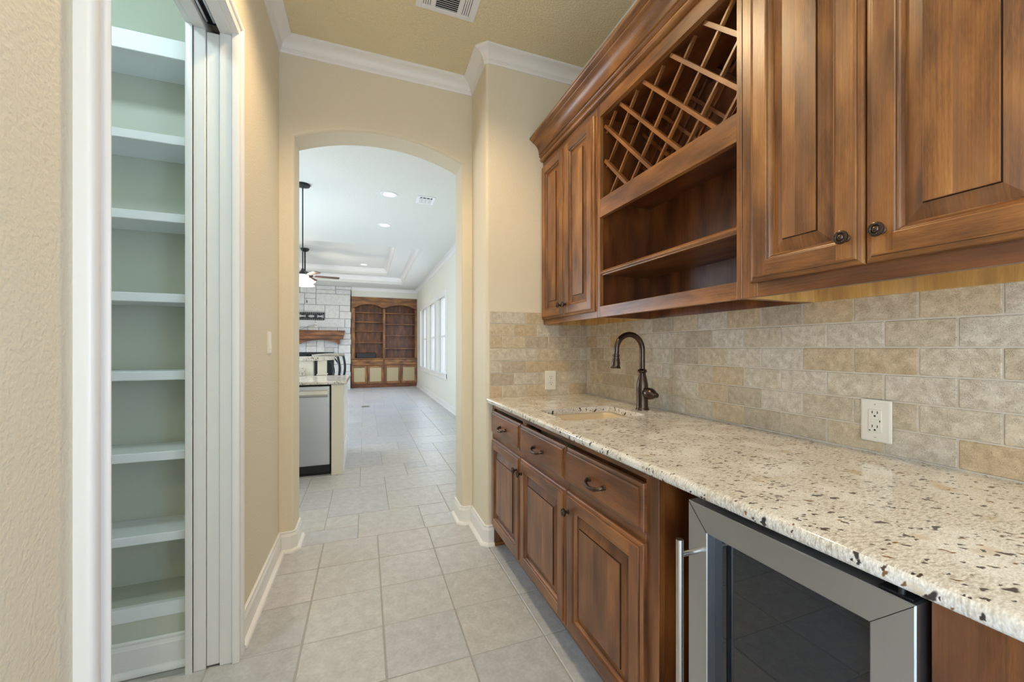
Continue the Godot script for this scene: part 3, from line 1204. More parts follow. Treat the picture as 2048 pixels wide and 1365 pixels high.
# a raised-panel door, its back on x = 0, its lower corner of least z at the origin
func panel_door(parent: Node3D, at: Vector3, W: float, H: float, knob: Vector2, wood: Material):
	var t := group_part("door", parent, at)
	var sw := 0.056
	for s in 2:
		var m := mb(1)
		var side := 8 if s == 0 else 2
		rings(m, W, H, EDGE, side)
		var z0 := 0.018 if s == 0 else W - sw
		m.quad(Vector3(-0.0225, 0.018, z0), Vector3(-0.0225, 0.018, z0 + sw - 0.018), Vector3(-0.0225, H - 0.018, z0 + sw - 0.018), Vector3(-0.0225, H - 0.018, z0), Vector3(-1, 0, 0))
		var st := []
		for p in STICK:
			st.append([p[0] + sw, p[1]])
		rings(m, W, H, st, side)
		part("stile", m, wood, t)
	for s in 2:
		var m := mb(2)
		var side := 1 if s == 0 else 4
		rings(m, W, H, EDGE, side)
		var y0 := 0.018 if s == 0 else H - sw
		m.quad(Vector3(-0.0225, y0, sw), Vector3(-0.0225, y0, W - sw), Vector3(-0.0225, y0 + sw - 0.018, W - sw), Vector3(-0.0225, y0 + sw - 0.018, sw), Vector3(-1, 0, 0))
		var st := []
		for p in STICK:
			st.append([p[0] + sw, p[1]])
		rings(m, W, H, st, side)
		part("rail", m, wood, t)
	var m := mb(1)
	var b := sw + 0.0145
	rings(m, W, H, [[b + 0.003, 0.0050], [b + 0.034, 0.0150]])
	rings(m, W, H, [[b + 0.0355, 0.0193], [b + 0.037, 0.020]])
	var e := b + 0.037
	# the raised field is glued up of staves
	var n := 2 if W < 0.4 else 3
	var za := e
	for k in n:
		var zb := W - e if k == n - 1 else lerpf(e, W - e, (k + 1.0 + rng.randf_range(-0.25, 0.25)) / n)
		m.off = roff()
		m.quad(Vector3(-0.020, e, za), Vector3(-0.020, e, zb), Vector3(-0.020, H - e, zb), Vector3(-0.020, H - e, za), Vector3(-1, 0, 0))
		za = zb
	m.bx(Vector3(-0.005, 0.012, 0.012), Vector3(0.0, H - 0.012, W - 0.012))
	part("panel", m, wood, t)
	# dark glaze left in the grooves
	m = mb()
	rings(m, W, H, [[b - 0.0008, 0.0065], [b - 0.0003, 0.0032], [b + 0.0026, 0.0032], [b + 0.0034, 0.0052]])
	rings(m, W, H, [[b + 0.0336, 0.0149], [b + 0.034, 0.0140], [b + 0.035, 0.0140], [b + 0.0356, 0.0194]])
	rings(m, W, H, [[0.0118, 0.01645], [0.0130, 0.01665], [0.0131, 0.0196]])
	rings(m, W, H, [[sw + 0.0043, 0.0197], [sw + 0.0050, 0.0160], [sw + 0.0064, 0.0160]])
	part("glaze", m, M.wood_glaze, t, Vector3.ZERO, Vector3.ZERO, "dark glaze in the grooves")
	part("knob", knob_mesh(), M.bronze, t, Vector3(-0.0225, knob.y, knob.x), Vector3.ZERO, "dark bronze rope-edged knob")


var _knob: ArrayMesh


func knob_mesh() -> ArrayMesh:
	if _knob == null:
		var m := mb()
		var ax := Vector3(-1, 0, 0)
		m.lathe(v2([[0.009, 0.0], [0.009, 0.002], [0.006, 0.004], [0.0052, 0.009], [0.0065, 0.013], [0.012, 0.016], [0.0155, 0.019], [0.0162, 0.022], [0.0155, 0.0245], [0.0135, 0.0255], [0.0105, 0.025], [0.009, 0.0235], [0.0078, 0.0238], [0.0062, 0.0265], [0.003, 0.028], [0.0001, 0.0284]]), Vector3.ZERO, ax, 28)
		for i in 20:
			var a := TAU * i / 20
			m.ball(Vector3(-0.0253, cos(a) * 0.0112, sin(a) * 0.0112), Vector3(0.0014, 0.0017, 0.0017), 6, 4)
		_knob = m.mesh()
	return _knob


var _pull: ArrayMesh


func pull_mesh() -> ArrayMesh:
	if _pull == null:
		var m := mb()
		var path := PackedVector3Array()
		var rad := []
		for i in 41:
			var s := i / 40.0
			var a := PI * s
			var z := -cos(a) * 0.047
			var x := -pow(sin(a), 0.5) * 0.029
			path.append(Vector3(x, -0.011 * sin(a), z))
			var mid := absf(s - 0.5)
			rad.append(0.0058 + (0.0012 * (0.5 + 0.5 * sin(s * 150.0)) if mid < 0.27 else 0.0) + (0.0022 if mid > 0.43 else 0.0))
		m.tube(path, rad, 10)
		for s in [-1, 1]:
			m.lathe(v2([[0.0095, 0], [0.0095, 0.002], [0.007, 0.005], [0.0045, 0.007]]), Vector3(0, 0, s * 0.047), Vector3(-1, 0, 0), 16)
			# the collars that end the roped middle
			m.ball(Vector3(-0.0245, -0.0092, s * 0.0265), Vector3(0.0075, 0.0075, 0.0032), 8, 6)
		_pull = m.mesh()
	return _pull


func drawer(parent: Node3D, at: Vector3, W: float, H: float, wood: Material):
	var t := group_part("drawer", parent, at)
	var m := mb(2)
	rings(m, W, H, [[0, 0], [0, 0.0095], [0.0015, 0.0125], [0.006, 0.0150], [0.013, 0.0165], [0.0135, 0.0200], [0.018, 0.0225]])
	m.quad(Vector3(-0.0225, 0.018, 0.016), Vector3(-0.0225, 0.018, W - 0.018), Vector3(-0.0225, H - 0.018, W - 0.018), Vector3(-0.0225, H - 0.018, 0.016), Vector3(-1, 0, 0))
	part("drawer_front", m, wood, t)
	m = mb()
	rings(m, W, H, [[0.0122, 0.01655], [0.0134, 0.0167], [0.01355, 0.0201]])
	part("glaze", m, M.wood_glaze, t)
	part("pull", pull_mesh(), M.bronze, t, Vector3(-0.0225, H / 2, W / 2), Vector3.ZERO, "dark bronze bail pull with a roped grip")


func slab(parent: Node3D, called: String, lo: Vector3, hi: Vector3, grain: int, m: Material, b := 0.0015, o := Vector3.ZERO):
	var q := mb(grain)
	q.bx(lo - o, hi - o, b)
	return part(called, q, m, parent)


# ---------------------------------------------------------------- wall cabinets
func upper_cabinets():
	var X := 1.08          # front of the face frames
	var B := 1.377         # bottom
	var T := 2.437
	var xb := 1.398
	# the pair next to the tiled return wall
	var o := Vector3(X, B, -2.485)
	var t := thing("wall_cabinet", "narrow two-door brown wall cabinet against the beige return wall, left of the wine rack", "cabinet", o)
	case_box(t, o, -2.483, -1.802, M.maple_ply)
	slab(t, "frame_stile", Vector3(X, B, -2.483), Vector3(X + 0.02, T, -2.452), 1, M.wood, 0.001, o)
	slab(t, "frame_rail", Vector3(X, B, -2.452), Vector3(X + 0.02, 1.432, -1.802), 2, M.wood, 0.001, o)
	slab(t, "frame_rail", Vector3(X, 2.385, -2.452), Vector3(X + 0.02, T, -1.802), 2, M.wood, 0.001, o)
	slab(t, "frame_stile", Vector3(X, 1.432, -1.83), Vector3(X + 0.02, 2.385, -1.802), 1, M.wood, 0.001, o)
	panel_door(t, Vector3(X, 1.408, -2.470) - o, 0.326, 0.988, Vector2(0.326 - 0.030, 0.066), M.wood)
	panel_door(t, Vector3(X, 1.408, -2.141) - o, 0.326, 0.988, Vector2(0.030, 0.066), M.wood)

	# open middle unit with the wine lattice
	o = Vector3(X, B, -1.372)
	t = thing("wine_rack_cabinet", "open brown wall cabinet with a diamond wine lattice over a shelf cubby", "cabinet", o)
	var z0 := -1.80
	var z1 := -0.945
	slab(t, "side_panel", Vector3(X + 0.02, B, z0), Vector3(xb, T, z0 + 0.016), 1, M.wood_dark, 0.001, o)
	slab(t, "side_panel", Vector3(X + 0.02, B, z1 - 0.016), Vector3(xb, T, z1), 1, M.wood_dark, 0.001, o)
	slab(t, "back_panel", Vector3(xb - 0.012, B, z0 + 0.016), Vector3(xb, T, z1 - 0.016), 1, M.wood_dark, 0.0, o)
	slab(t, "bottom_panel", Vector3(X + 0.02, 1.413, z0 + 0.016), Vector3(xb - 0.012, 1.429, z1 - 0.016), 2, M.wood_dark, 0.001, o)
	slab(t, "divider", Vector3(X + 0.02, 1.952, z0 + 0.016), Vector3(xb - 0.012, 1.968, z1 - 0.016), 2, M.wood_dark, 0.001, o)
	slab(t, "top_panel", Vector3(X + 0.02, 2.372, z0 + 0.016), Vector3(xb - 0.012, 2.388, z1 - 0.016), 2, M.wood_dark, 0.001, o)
	slab(t, "frame_stile", Vector3(X, B, z0), Vector3(X + 0.02, T, -1.777), 1, M.wood, 0.001, o)
	slab(t, "frame_stile", Vector3(X, B, -0.965), Vector3(X + 0.02, T, z1), 1, M.wood, 0.001, o)
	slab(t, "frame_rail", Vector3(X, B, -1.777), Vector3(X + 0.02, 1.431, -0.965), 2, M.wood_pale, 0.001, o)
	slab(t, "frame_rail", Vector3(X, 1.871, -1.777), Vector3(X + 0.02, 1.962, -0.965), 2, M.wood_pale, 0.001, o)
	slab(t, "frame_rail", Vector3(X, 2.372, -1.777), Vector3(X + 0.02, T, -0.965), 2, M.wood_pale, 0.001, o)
	# loose shelf with a moulded edge
	var m := mb(2)
	var e := v2([[0.0, 0.0], [0.012, 0.0], [0.012, 0.004]])
	e.append_array(arc(Vector2(0.010, 0.013), 0.008, -70, 70, 6))
	e.append_array(v2([[0.012, 0.022], [0.007, 0.026], [0.0, 0.026]]))
	m.sweep(e, PackedVector3Array([Vector3(1.10, 1.584, -1.782) - o, Vector3(1.10, 1.584, -0.963) - o]), Vector3.UP, 1.0)
	m.bx(Vector3(1.10, 1.588, -1.782) - o, Vector3(1.384, 1.606, -0.963) - o)
	part("shelf", m, M.wood, t)
	# lattice: two layers, each of strips both ways
	var P := 0.1212
	for layer in 2:
		var xf: float = 1.103 if layer == 0 else 1.335
		for dir in 2:
			for k in range(-6, 16):
				# strips down to the right: y + z = const; up to the right: y - z = const
				var cc := (2.129 - 1.745) + P * 1.42 * (k - 0.0) if dir == 0 else (2.169 + 1.725) - P * 1.42 * (k - 2.0)
				var a := clip_strip(cc, dir, -1.775 if layer == 0 else -1.782, -0.967 if layer == 0 else -0.963, 1.968, 2.371)
				if a.is_empty():
					continue
				var p: Vector2 = a[0]
				var q: Vector2 = a[1]
				var len := p.distance_to(q)
				if len < 0.05:
					continue
				m = mb(1)
				var th := 0.0078 if dir == 0 else 0.0056
				var d0 := 0.0 if dir == 0 else 0.011
				m.bx(Vector3(d0, -len / 2 + 0.004, -th), Vector3(d0 + (0.022 if dir == 0 else 0.014), len / 2 - 0.004, th), 0.001)
				var mid := (p + q) / 2
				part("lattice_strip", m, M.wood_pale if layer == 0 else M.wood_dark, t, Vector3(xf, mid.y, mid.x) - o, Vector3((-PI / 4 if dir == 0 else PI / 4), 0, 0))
	# the pair at the right edge of the picture
	o = Vector3(X, B, -0.6)
	t = thing("wall_cabinet", "two-door brown wall cabinet with large raised panels, right of the wine rack", "cabinet", o)
	case_box(t, o, -0.943, -0.25, M.maple_ply)
	slab(t, "frame_stile", Vector3(X, B, -0.943), Vector3(X + 0.02, T, -0.89), 1, M.wood, 0.001, o)
	slab(t, "frame_rail", Vector3(X, B, -0.89), Vector3(X + 0.02, 1.43, -0.25), 2, M.wood_deep, 0.001, o)
	slab(t, "frame_rail", Vector3(X, 2.385, -0.89), Vector3(X + 0.02, T, -0.25), 2, M.wood, 0.001, o)
	slab(t, "frame_stile", Vector3(X, 1.43, -0.30), Vector3(X + 0.02, 2.385, -0.25), 1, M.wood, 0.001, o)
	panel_door(t, Vector3(X, 1.418, -0.905) - o, 0.3045, 0.978, Vector2(0.3045 - 0.032, 0.066), M.wood)
	panel_door(t, Vector3(X, 1.418, -0.5965) - o, 0.3245, 0.978, Vector2(0.036, 0.066), M.wood)
	# crown over the whole run
	o = Vector3(X, 2.44, -1.36)
	t = thing("cabinet_crown", "wide brown crown moulding running along the top of the wall cabinets", "moulding", o)
	var p := v2([[0, 2.437], [0.014, 2.437], [0.020, 2.441], [0.023, 2.448], [0.022, 2.455], [0.017, 2.459], [0.015, 2.460], [0.015, 2.462], [0.019, 2.463], [0.026, 2.466], [0.030, 2.472], [0.028, 2.478], [0.024, 2.480], [0.024, 2.482], [0.031, 2.484]])
	p.append_array(arc(Vector2(0.102, 2.488), 0.071, 178, 116, 12))
	p.append_array(v2([[0.073, 2.5545], [0.073, 2.557], [0.078, 2.558], [0.082, 2.562], [0.089, 2.565], [0.094, 2.570], [0.096, 2.576], [0.094, 2.582], [0, 2.582]]))
	for i in p.size():
		p[i].y -= 2.44
	m = mb(2)
	m.sweep(p, PackedVector3Array([Vector3(0, 0, -2.483 + 1.36), Vector3(0, 0, -0.24 + 1.36)]), Vector3.UP, 1.0)
	m.bx(Vector3(0.001, -0.001, -2.482 + 1.36), Vector3(0.31, 0.142, -0.241 + 1.36))
	part("crown", m, M.wood, t)


# sides, back, recessed bottom and top of a closed wall cabinet
func case_box(t: Node3D, o: Vector3, z0: float, z1: float, ply: Material):
	var X := 1.10
	var xb := 1.398
	slab(t, "side_panel", Vector3(X, 1.377, z0), Vector3(xb, 2.437, z0 + 0.016), 1, ply, 0.001, o)
	slab(t, "side_panel", Vector3(X, 1.377, z1 - 0.016), Vector3(xb, 2.437, z1), 1, ply, 0.001, o)
	slab(t, "back_panel", Vector3(xb - 0.014, 1.377, z0 + 0.016), Vector3(xb, 2.437, z1 - 0.016), 1, ply, 0.0, o)
	slab(t, "bottom_panel", Vector3(X, 1.425, z0 + 0.016), Vector3(xb - 0.014, 1.441, z1 - 0.016), 2, ply, 0.0, o)
	slab(t, "top_panel", Vector3(X, 2.421, z0 + 0.016), Vector3(xb - 0.014, 2.437, z1 - 0.016), 2, ply, 0.0, o)


# the part of the 45-degree line y + z = c (dir 0) or y - z = c (dir 1) inside the box, as (z, y) points
func clip_strip(c: float, dir: int, z0: float, z1: float, y0: float, y1: float) -> Array:
	var s := -1.0 if dir == 0 else 1.0
	# y = c + s * z
	var za := z0
	var zb := z1
	var zy0 := (y0 - c) / s
	var zy1 := (y1 - c) / s
	za = maxf(za, minf(zy0, zy1))
	zb = minf(zb, maxf(zy0, zy1))
	if zb - za < 0.02:
		return []
	return [Vector2(za, c + s * za), Vector2(zb, c + s * zb)]


# ---------------------------------------------------------------- base cabinets
func base_cabinets():
	var X := 0.735
	var w: Material = M.wood_deep
	# sink base: two doors, two drawers
	var o := Vector3(X, 0, -1.94)
	var t := thing("base_cabinet", "two-door brown base cabinet under the sink, next to the return wall", "cabinet", o)
	slab(t, "box", Vector3(X + 0.02, 0.115, -2.478), Vector3(1.39, 0.70, -1.4345), 1, M.wood_dark, 0.001, o)
	slab(t, "frame_stile", Vector3(X, 0.115, -2.478), Vector3(X + 0.02, 0.884, -2.44), 1, w, 0.001, o)
	slab(t, "frame_stile", Vector3(X, 0.148, -1.945), Vector3(X + 0.02, 0.855, -1.895), 1, w, 0.001, o)
	slab(t, "frame_rail", Vector3(X, 0.855, -2.44), Vector3(X + 0.02, 0.884, -1.4345), 2, w, 0.001, o)
	slab(t, "frame_rail", Vector3(X, 0.66, -2.44), Vector3(X + 0.02, 0.725, -1.945), 2, w, 0.001, o)
	slab(t, "frame_rail", Vector3(X, 0.66, -1.895), Vector3(X + 0.02, 0.725, -1.4345), 2, w, 0.001, o)
	slab(t, "frame_rail", Vector3(X, 0.115, -2.44), Vector3(X + 0.02, 0.148, -1.4345), 2, w, 0.001, o)
	slab(t, "toe_kick", Vector3(X + 0.075, 0.0, -2.478), Vector3(X + 0.09, 0.115, -1.4345), 2, M.wood_dark, 0.001, o)
	slab(t, "toe_return", Vector3(X + 0.012, 0.02, -2.478), Vector3(X + 0.075, 0.115, -2.462), 1, w, 0.001, o)
	slab(t, "side_foot", Vector3(X + 0.008, 0.0, -2.462), Vector3(X + 0.075, 0.02, -2.45), 0, M.wood_pale, 0.003, o)
	panel_door(t, Vector3(X, 0.143, -2.442) - o, 0.496, 0.532, Vector2(0.496 - 0.03, 0.532 - 0.07), w)
	panel_door(t, Vector3(X, 0.143, -1.938) - o, 0.498, 0.532, Vector2(0.03, 0.532 - 0.07), w)
	drawer(t, Vector3(X, 0.706, -2.442) - o, 0.496, 0.138, w)
	drawer(t, Vector3(X, 0.706, -1.938) - o, 0.498, 0.138, w)
	# single bay beside the wine fridge
	o = Vector3(X, 0, -1.16)
	t = thing("base_cabinet", "one-door brown base cabinet with a drawer, just left of the wine fridge", "cabinet", o)
	slab(t, "box", Vector3(X + 0.02, 0.115, -1.4325), Vector3(1.39, 0.884, -0.909), 1, M.wood_dark, 0.001, o)
	slab(t, "frame_stile", Vector3(X, 0.0, -0.962), Vector3(X + 0.02, 0.884, -0.907), 1, w, 0.001, o)
	slab(t, "side_panel", Vector3(X + 0.02, 0.0, -0.915), Vector3(1.39, 0.884, -0.907), 1, M.wood_dark, 0.0, o)
	slab(t, "frame_rail", Vector3(X, 0.855, -1.4325), Vector3(X + 0.02, 0.884, -0.962), 2, w, 0.001, o)
	slab(t, "frame_rail", Vector3(X, 0.66, -1.4325), Vector3(X + 0.02, 0.725, -0.962), 2, w, 0.001, o)
	slab(t, "frame_rail", Vector3(X, 0.115, -1.4325), Vector3(X + 0.02, 0.148, -0.962), 2, w, 0.001, o)
	slab(t, "toe_kick", Vector3(X + 0.075, 0.0, -1.4325), Vector3(X + 0.09, 0.115, -0.962), 2, M.wood_dark, 0.001, o)
	panel_door(t, Vector3(X, 0.143, -1.430) - o, 0.472, 0.532, Vector2(0.03, 0.532 - 0.07), w)
	drawer(t, Vector3(X, 0.706, -1.430) - o, 0.472, 0.138, w)
	# plain panel right of the fridge
	o = Vector3(X, 0, 0.1)
	t = thing("base_cabinet", "plain brown cabinet end panel right of the wine fridge under the counter", "cabinet", o)
	slab(t, "front_panel", Vector3(X, 0.0, -0.33), Vector3(X + 0.02, 0.884, 0.55), 1, M.wood_deep, 0.001, o)
	slab(t, "box", Vector3(X + 0.02, 0.0, -0.33), Vector3(1.39, 0.884, 0.55), 1, M.wood_dark, 0.0, o)


func rrect(cx: float, cz: float, hx: float, hz: float, r: float, n: int) -> PackedVector2Array:
	var p := arc(Vector2(cx + hx - r, cz + hz - r), r, 0, 90, n)
	p.append_array(arc(Vector2(cx - hx + r, cz + hz - r), r, 90, 180, n))
	p.append_array(arc(Vector2(cx - hx + r, cz - hz + r), r, 180, 270, n))
	p.append_array(arc(Vector2(cx + hx - r, cz - hz + r), r, 270, 360, n))
	return p


func counter_and_sink():
	var y0 := 0.885
	var y1 := 0.915
	var xf := 0.695
	var xb := 1.402
	var za := -2.476
	var zb := 0.58
	var cx := 1.005
	var cz := -1.735
	var hx := 0.205
	var hz := 0.168
	var r := 0.04
	var o := Vector3(1.05, 0, -0.95)
	var t := thing("countertop", "long pale granite counter with dark flecks and golden patches over the base cabinets", "countertop", o)
	var m := MB.new(2, Vector2(0.0, 2.476))
	# front edge: eased top and bottom
	var e := v2([[0, 0]])
	e.append_array(arc(Vector2(-0.006, -0.006), 0.0, 0, 0, 0))
	var pr := v2([[-0.02, 0.0]])
	pr.append_array(arc(Vector2(-0.011, 0.011), 0.011, -90, -8, 6))
	pr.append_array(arc(Vector2(-0.013, 0.017), 0.013, 5, 90, 8))
	pr.append(Vector2(-0.02, 0.03))
	m.sweep(pr, PackedVector3Array([Vector3(xf, y0, za), Vector3(xf, y0, zb)]), Vector3.UP, 1.0, true)
	var x0 := xf + 0.02
	var flat := func(a: float, b: float, c: float, d: float):
		for s in [[y1, 1.0], [y0, -1.0]]:
			m.quad(Vector3(a, s[0], c), Vector3(b, s[0], c), Vector3(b, s[0], d), Vector3(a, s[0], d), Vector3(0, s[1], 0))
	m.quad(Vector3(xf + 0.013, y1, za), Vector3(x0, y1, za), Vector3(x0, y1, zb), Vector3(xf + 0.013, y1, zb), Vector3.UP)
	flat.call(x0, xb, za, cz - hz)
	flat.call(x0, xb, cz + hz, zb)
	flat.call(x0, cx - hx, cz - hz, cz + hz)
	flat.call(cx + hx, xb, cz - hz, cz + hz)
	var hole := rrect(cx, cz, hx, hz, r, 8)
	var corners := [Vector2(cx + hx, cz + hz), Vector2(cx - hx, cz + hz), Vector2(cx - hx, cz - hz), Vector2(cx + hx, cz - hz)]
	for k in 4:
		var q: Vector2 = corners[k]
		for i in 8:
			var a: Vector2 = hole[k * 9 + i]
			var b: Vector2 = hole[k * 9 + i + 1]
			m.tri(Vector3(q.x, y1, q.y), Vector3(a.x, y1, a.y), Vector3(b.x, y1, b.y), Vector3.UP)
	for i in hole.size():
		var a: Vector2 = hole[i]
		var b: Vector2 = hole[(i + 1) % hole.size()]
		if a.distance_to(b) > 1e-5:
			var mid := (a + b) / 2 - Vector2(cx, cz)
			m.quad(Vector3(a.x, y0, a.y), Vector3(b.x, y0, b.y), Vector3(b.x, y1, b.y), Vector3(a.x, y1, a.y), Vector3(-mid.x, 0, -mid.y))
	m.quad(Vector3(xb, y0, za), Vector3(xb, y0, zb), Vector3(xb, y1, zb), Vector3(xb, y1, za), Vector3.RIGHT)
	m.quad(Vector3(x0, y0, zb), Vector3(xb, y0, zb), Vector3(xb, y1, zb), Vector3(x0, y1, zb), Vector3(0, 0, 1))
	m.quad(Vector3(x0, y0, za), Vector3(xb, y0, za), Vector3(xb, y1, za), Vector3(x0, y1, za), Vector3(0, 0, -1))
	for i in m.V.size():
		m.V[i] -= o
		m.U[i].x -= 0.69
	part("slab", m, M.granite, t)
	# bowl
	var oc := Vector3(cx, 0.715, cz)
	t = thing("sink", "small bone-coloured undermount sink set into the granite counter", "sink", oc)
	m = mb()
	var rg := []
	for s in [[0.016, 0.884, 0.06], [0.008, 0.884, 0.06], [0.004, 0.870, 0.058], [0.0, 0.80, 0.055], [-0.006, 0.755, 0.055], [-0.02, 0.732, 0.06], [-0.05, 0.722, 0.06], [-0.12, 0.718, 0.03]]:
		var ring := []
		for p in rrect(cx, cz, hx + s[0], hz + s[0], s[2], 8):
			ring.append(Vector3(p.x, s[1], p.y) - oc)
		rg.append(ring)
	m.loft(rg, true)
	var last: PackedVector2Array = rrect(0, 0, hx - 0.12, hz - 0.12, 0.03, 8)
	m.poly(last, Vector3(0, 0.003, 0), Vector3.RIGHT, Vector3(0, 0, 1), Vector3.UP)
	part("bowl", m, M.bone, t)
	m = mb()
	m.lathe(v2([[0.0001, 0.003], [0.02, 0.003], [0.026, 0.006], [0.040, 0.007], [0.043, 0.004]]), Vector3.ZERO, Vector3.UP, 28)
	part("drain", m, M.bronze, t)


func faucet():
	var o := Vector3(1.292, 0.915, -1.722)
	var t := thing("faucet", "dark bronze gooseneck faucet with pull-down spray head behind the sink", "faucet", o)
	var m := mb()
	m.lathe(v2([[0.0335, 0.0], [0.0335, 0.004], [0.031, 0.008], [0.0295, 0.012], [0.0285, 0.02], [0.028, 0.05], [0.0285, 0.075], [0.0295, 0.10], [0.0285, 0.125], [0.024, 0.15], [0.0185, 0.172], [0.0165, 0.183], [0.0195, 0.187], [0.023, 0.191], [0.0235, 0.196], [0.021, 0.200], [0.0165, 0.203], [0.014, 0.206]]), Vector3.ZERO, Vector3.UP, 32)
	part("body", m, M.bronze, t)
	# gooseneck towards the sink
	var R := 0.0765
	var top := 0.300
	var path := PackedVector3Array([Vector3(0, 0.2, 0), Vector3(0, 0.25, 0)])
	for i in 25:
		var a := PI * i / 24.0 * 1.02
		path.append(Vector3(-R + R * cos(a), top + R * sin(a), 0))
	path.append(Vector3(-2 * R - 0.001, top - 0.025, 0))
	m = mb()
	m.tube(path, 0.0135, 18)
	part("spout", m, M.bronze, t)
	m = mb()
	m.lathe(v2([[0.0135, 0.0], [0.0165, -0.002], [0.0175, -0.006], [0.0165, -0.010], [0.0155, -0.013], [0.0185, -0.028], [0.0205, -0.042], [0.0205, -0.052], [0.0215, -0.060], [0.0245, -0.066], [0.0235, -0.070], [0.018, -0.069], [0.0001, -0.067]]), Vector3(-2 * R - 0.001, top - 0.02, 0), Vector3(0.05, 1, 0), 28)
	part("spray_head", m, M.bronze, t)
	m = mb()
	m.lathe(v2([[0.016, 0.0], [0.02, 0.02], [0.026, 0.028], [0.029, 0.04], [0.0285, 0.055], [0.024, 0.07], [0.017, 0.08], [0.013, 0.084], [0.0135, 0.088], [0.014, 0.094], [0.011, 0.101], [0.0001, 0.104]]), Vector3(0.0, 0.09, 0.01), Vector3(0.02, -0.08, 1).normalized(), 26)
	part("lever", m, M.bronze, t)


func wine_fridge():
	var o := Vector3(0.715, 0, -0.55)
	var t := thing("wine_fridge", "stainless-framed undercounter wine fridge with a dark glass door", "wine fridge", o)
	var zl := -0.777
	var zr := -0.338
	var X := 0.715
	# carcass
	slab(t, "cabinet", Vector3(X + 0.05, 0.03, zl + 0.005), Vector3(X + 0.06, 0.872, zl + 0.03), 1, M.black_plastic, 0.0, o)
	var m := mb()
	m.bx(Vector3(X + 0.05, 0.03, zl) - o, Vector3(1.36, 0.872, zl + 0.02) - o)
	m.bx(Vector3(X + 0.05, 0.03, zr - 0.02) - o, Vector3(1.36, 0.872, zr) - o)
	m.bx(Vector3(X + 0.05, 0.84, zl + 0.02) - o, Vector3(1.36, 0.872, zr - 0.02) - o)
	m.bx(Vector3(X + 0.05, 0.03, zl + 0.02) - o, Vector3(1.36, 0.13, zr - 0.02) - o)
	m.bx(Vector3(1.34, 0.13, zl + 0.02) - o, Vector3(1.36, 0.84, zr - 0.02) - o)
	part("carcass", m, M.liner, t)
	# mitred steel frame of the door
	var W := zr - zl
	var y0 := 0.10
	var H := 0.863 - y0
	var f := 0.058
	var names := ["frame_rail", "frame_stile", "frame_rail", "frame_stile"]
	for k in 4:
		m = mb(2 if k % 2 == 0 else 1)
		rings(m, W, H, [[0.0, 0.0], [0.0, 0.040], [0.002, 0.042], [f - 0.002, 0.042], [f, 0.040], [f, 0.012], [f - 0.004, 0.0], [0, 0]], 1 << k)
		part(names[k], m, M.steel, t, Vector3(X + 0.042, y0, zl) - o)
	for x in [0.024]:
		m = mb()
		m.bx(Vector3(X + x, y0 + f - 0.004, zl + f - 0.004) - o, Vector3(X + x + 0.006, y0 + H - f + 0.004, zr - f + 0.004) - o)
		part("glass_pane", m, M.tinted_glass, t)
	m = mb()
	for a in [[zl + f - 0.01, zl + f + 0.012], [zr - f - 0.012, zr - f + 0.01]]:
		m.bx(Vector3(X + 0.026, y0 + f - 0.01, a[0]) - o, Vector3(X + 0.034, y0 + H - f + 0.01, a[1]) - o)
	part("spacer", m, M.black_plastic, t)
	# bar handle on the left stile
	m = mb()
	var zh := zl + 0.030
	m.tube(PackedVector3Array([Vector3(X - 0.052, 0.14, zh) - o, Vector3(X - 0.052, 0.79, zh) - o]), 0.0085, 20)
	part("handle_bar", m, M.steel_bar, t)
	for y in [0.755, 0.20]:
		m = mb()
		m.tube(PackedVector3Array([Vector3(X - 0.052, y, zh) - o, Vector3(X + 0.002, y, zh) - o]), 0.0065, 14)
		part("handle_post", m, M.steel_bar, t)
	# fine mitre joints at the corners of the frame
	m = mb()
	for q in [[zl, y0 + H, 1, -1], [zr, y0 + H, -1, -1], [zl, y0, 1, 1], [zr, y0, -1, 1]]:
		var s0 := Vector3(X - 0.0004, q[1] + q[3] * 0.002, q[0] + q[2] * 0.002) - o
		var s1 := Vector3(X - 0.0004, q[1] + q[3] * (f - 0.001), q[0] + q[2] * (f - 0.001)) - o
		m.tube(PackedVector3Array([s0, s1]), 0.0006, 6)
	part("mitre_joint", m, M.black_plastic, t)
	m = mb()
	m.tube(PackedVector3Array([Vector3(X + 0.012, 0.862, zr - 0.022) - o, Vector3(X + 0.012, 0.878, zr - 0.022) - o]), 0.005, 12)
	m.bx(Vector3(X + 0.006, 0.8635, zr - 0.05) - o, Vector3(X + 0.05, 0.8665, zr - 0.006) - o, 0.001)
	part("hinge", m, M.black_plastic, t)
	m = mb()
	m.bx(Vector3(X + 0.03, 0.0, zl) - o, Vector3(X + 0.05, 0.098, zr) - o, 0.002)
	part("grille", m, M.black_plastic, t)


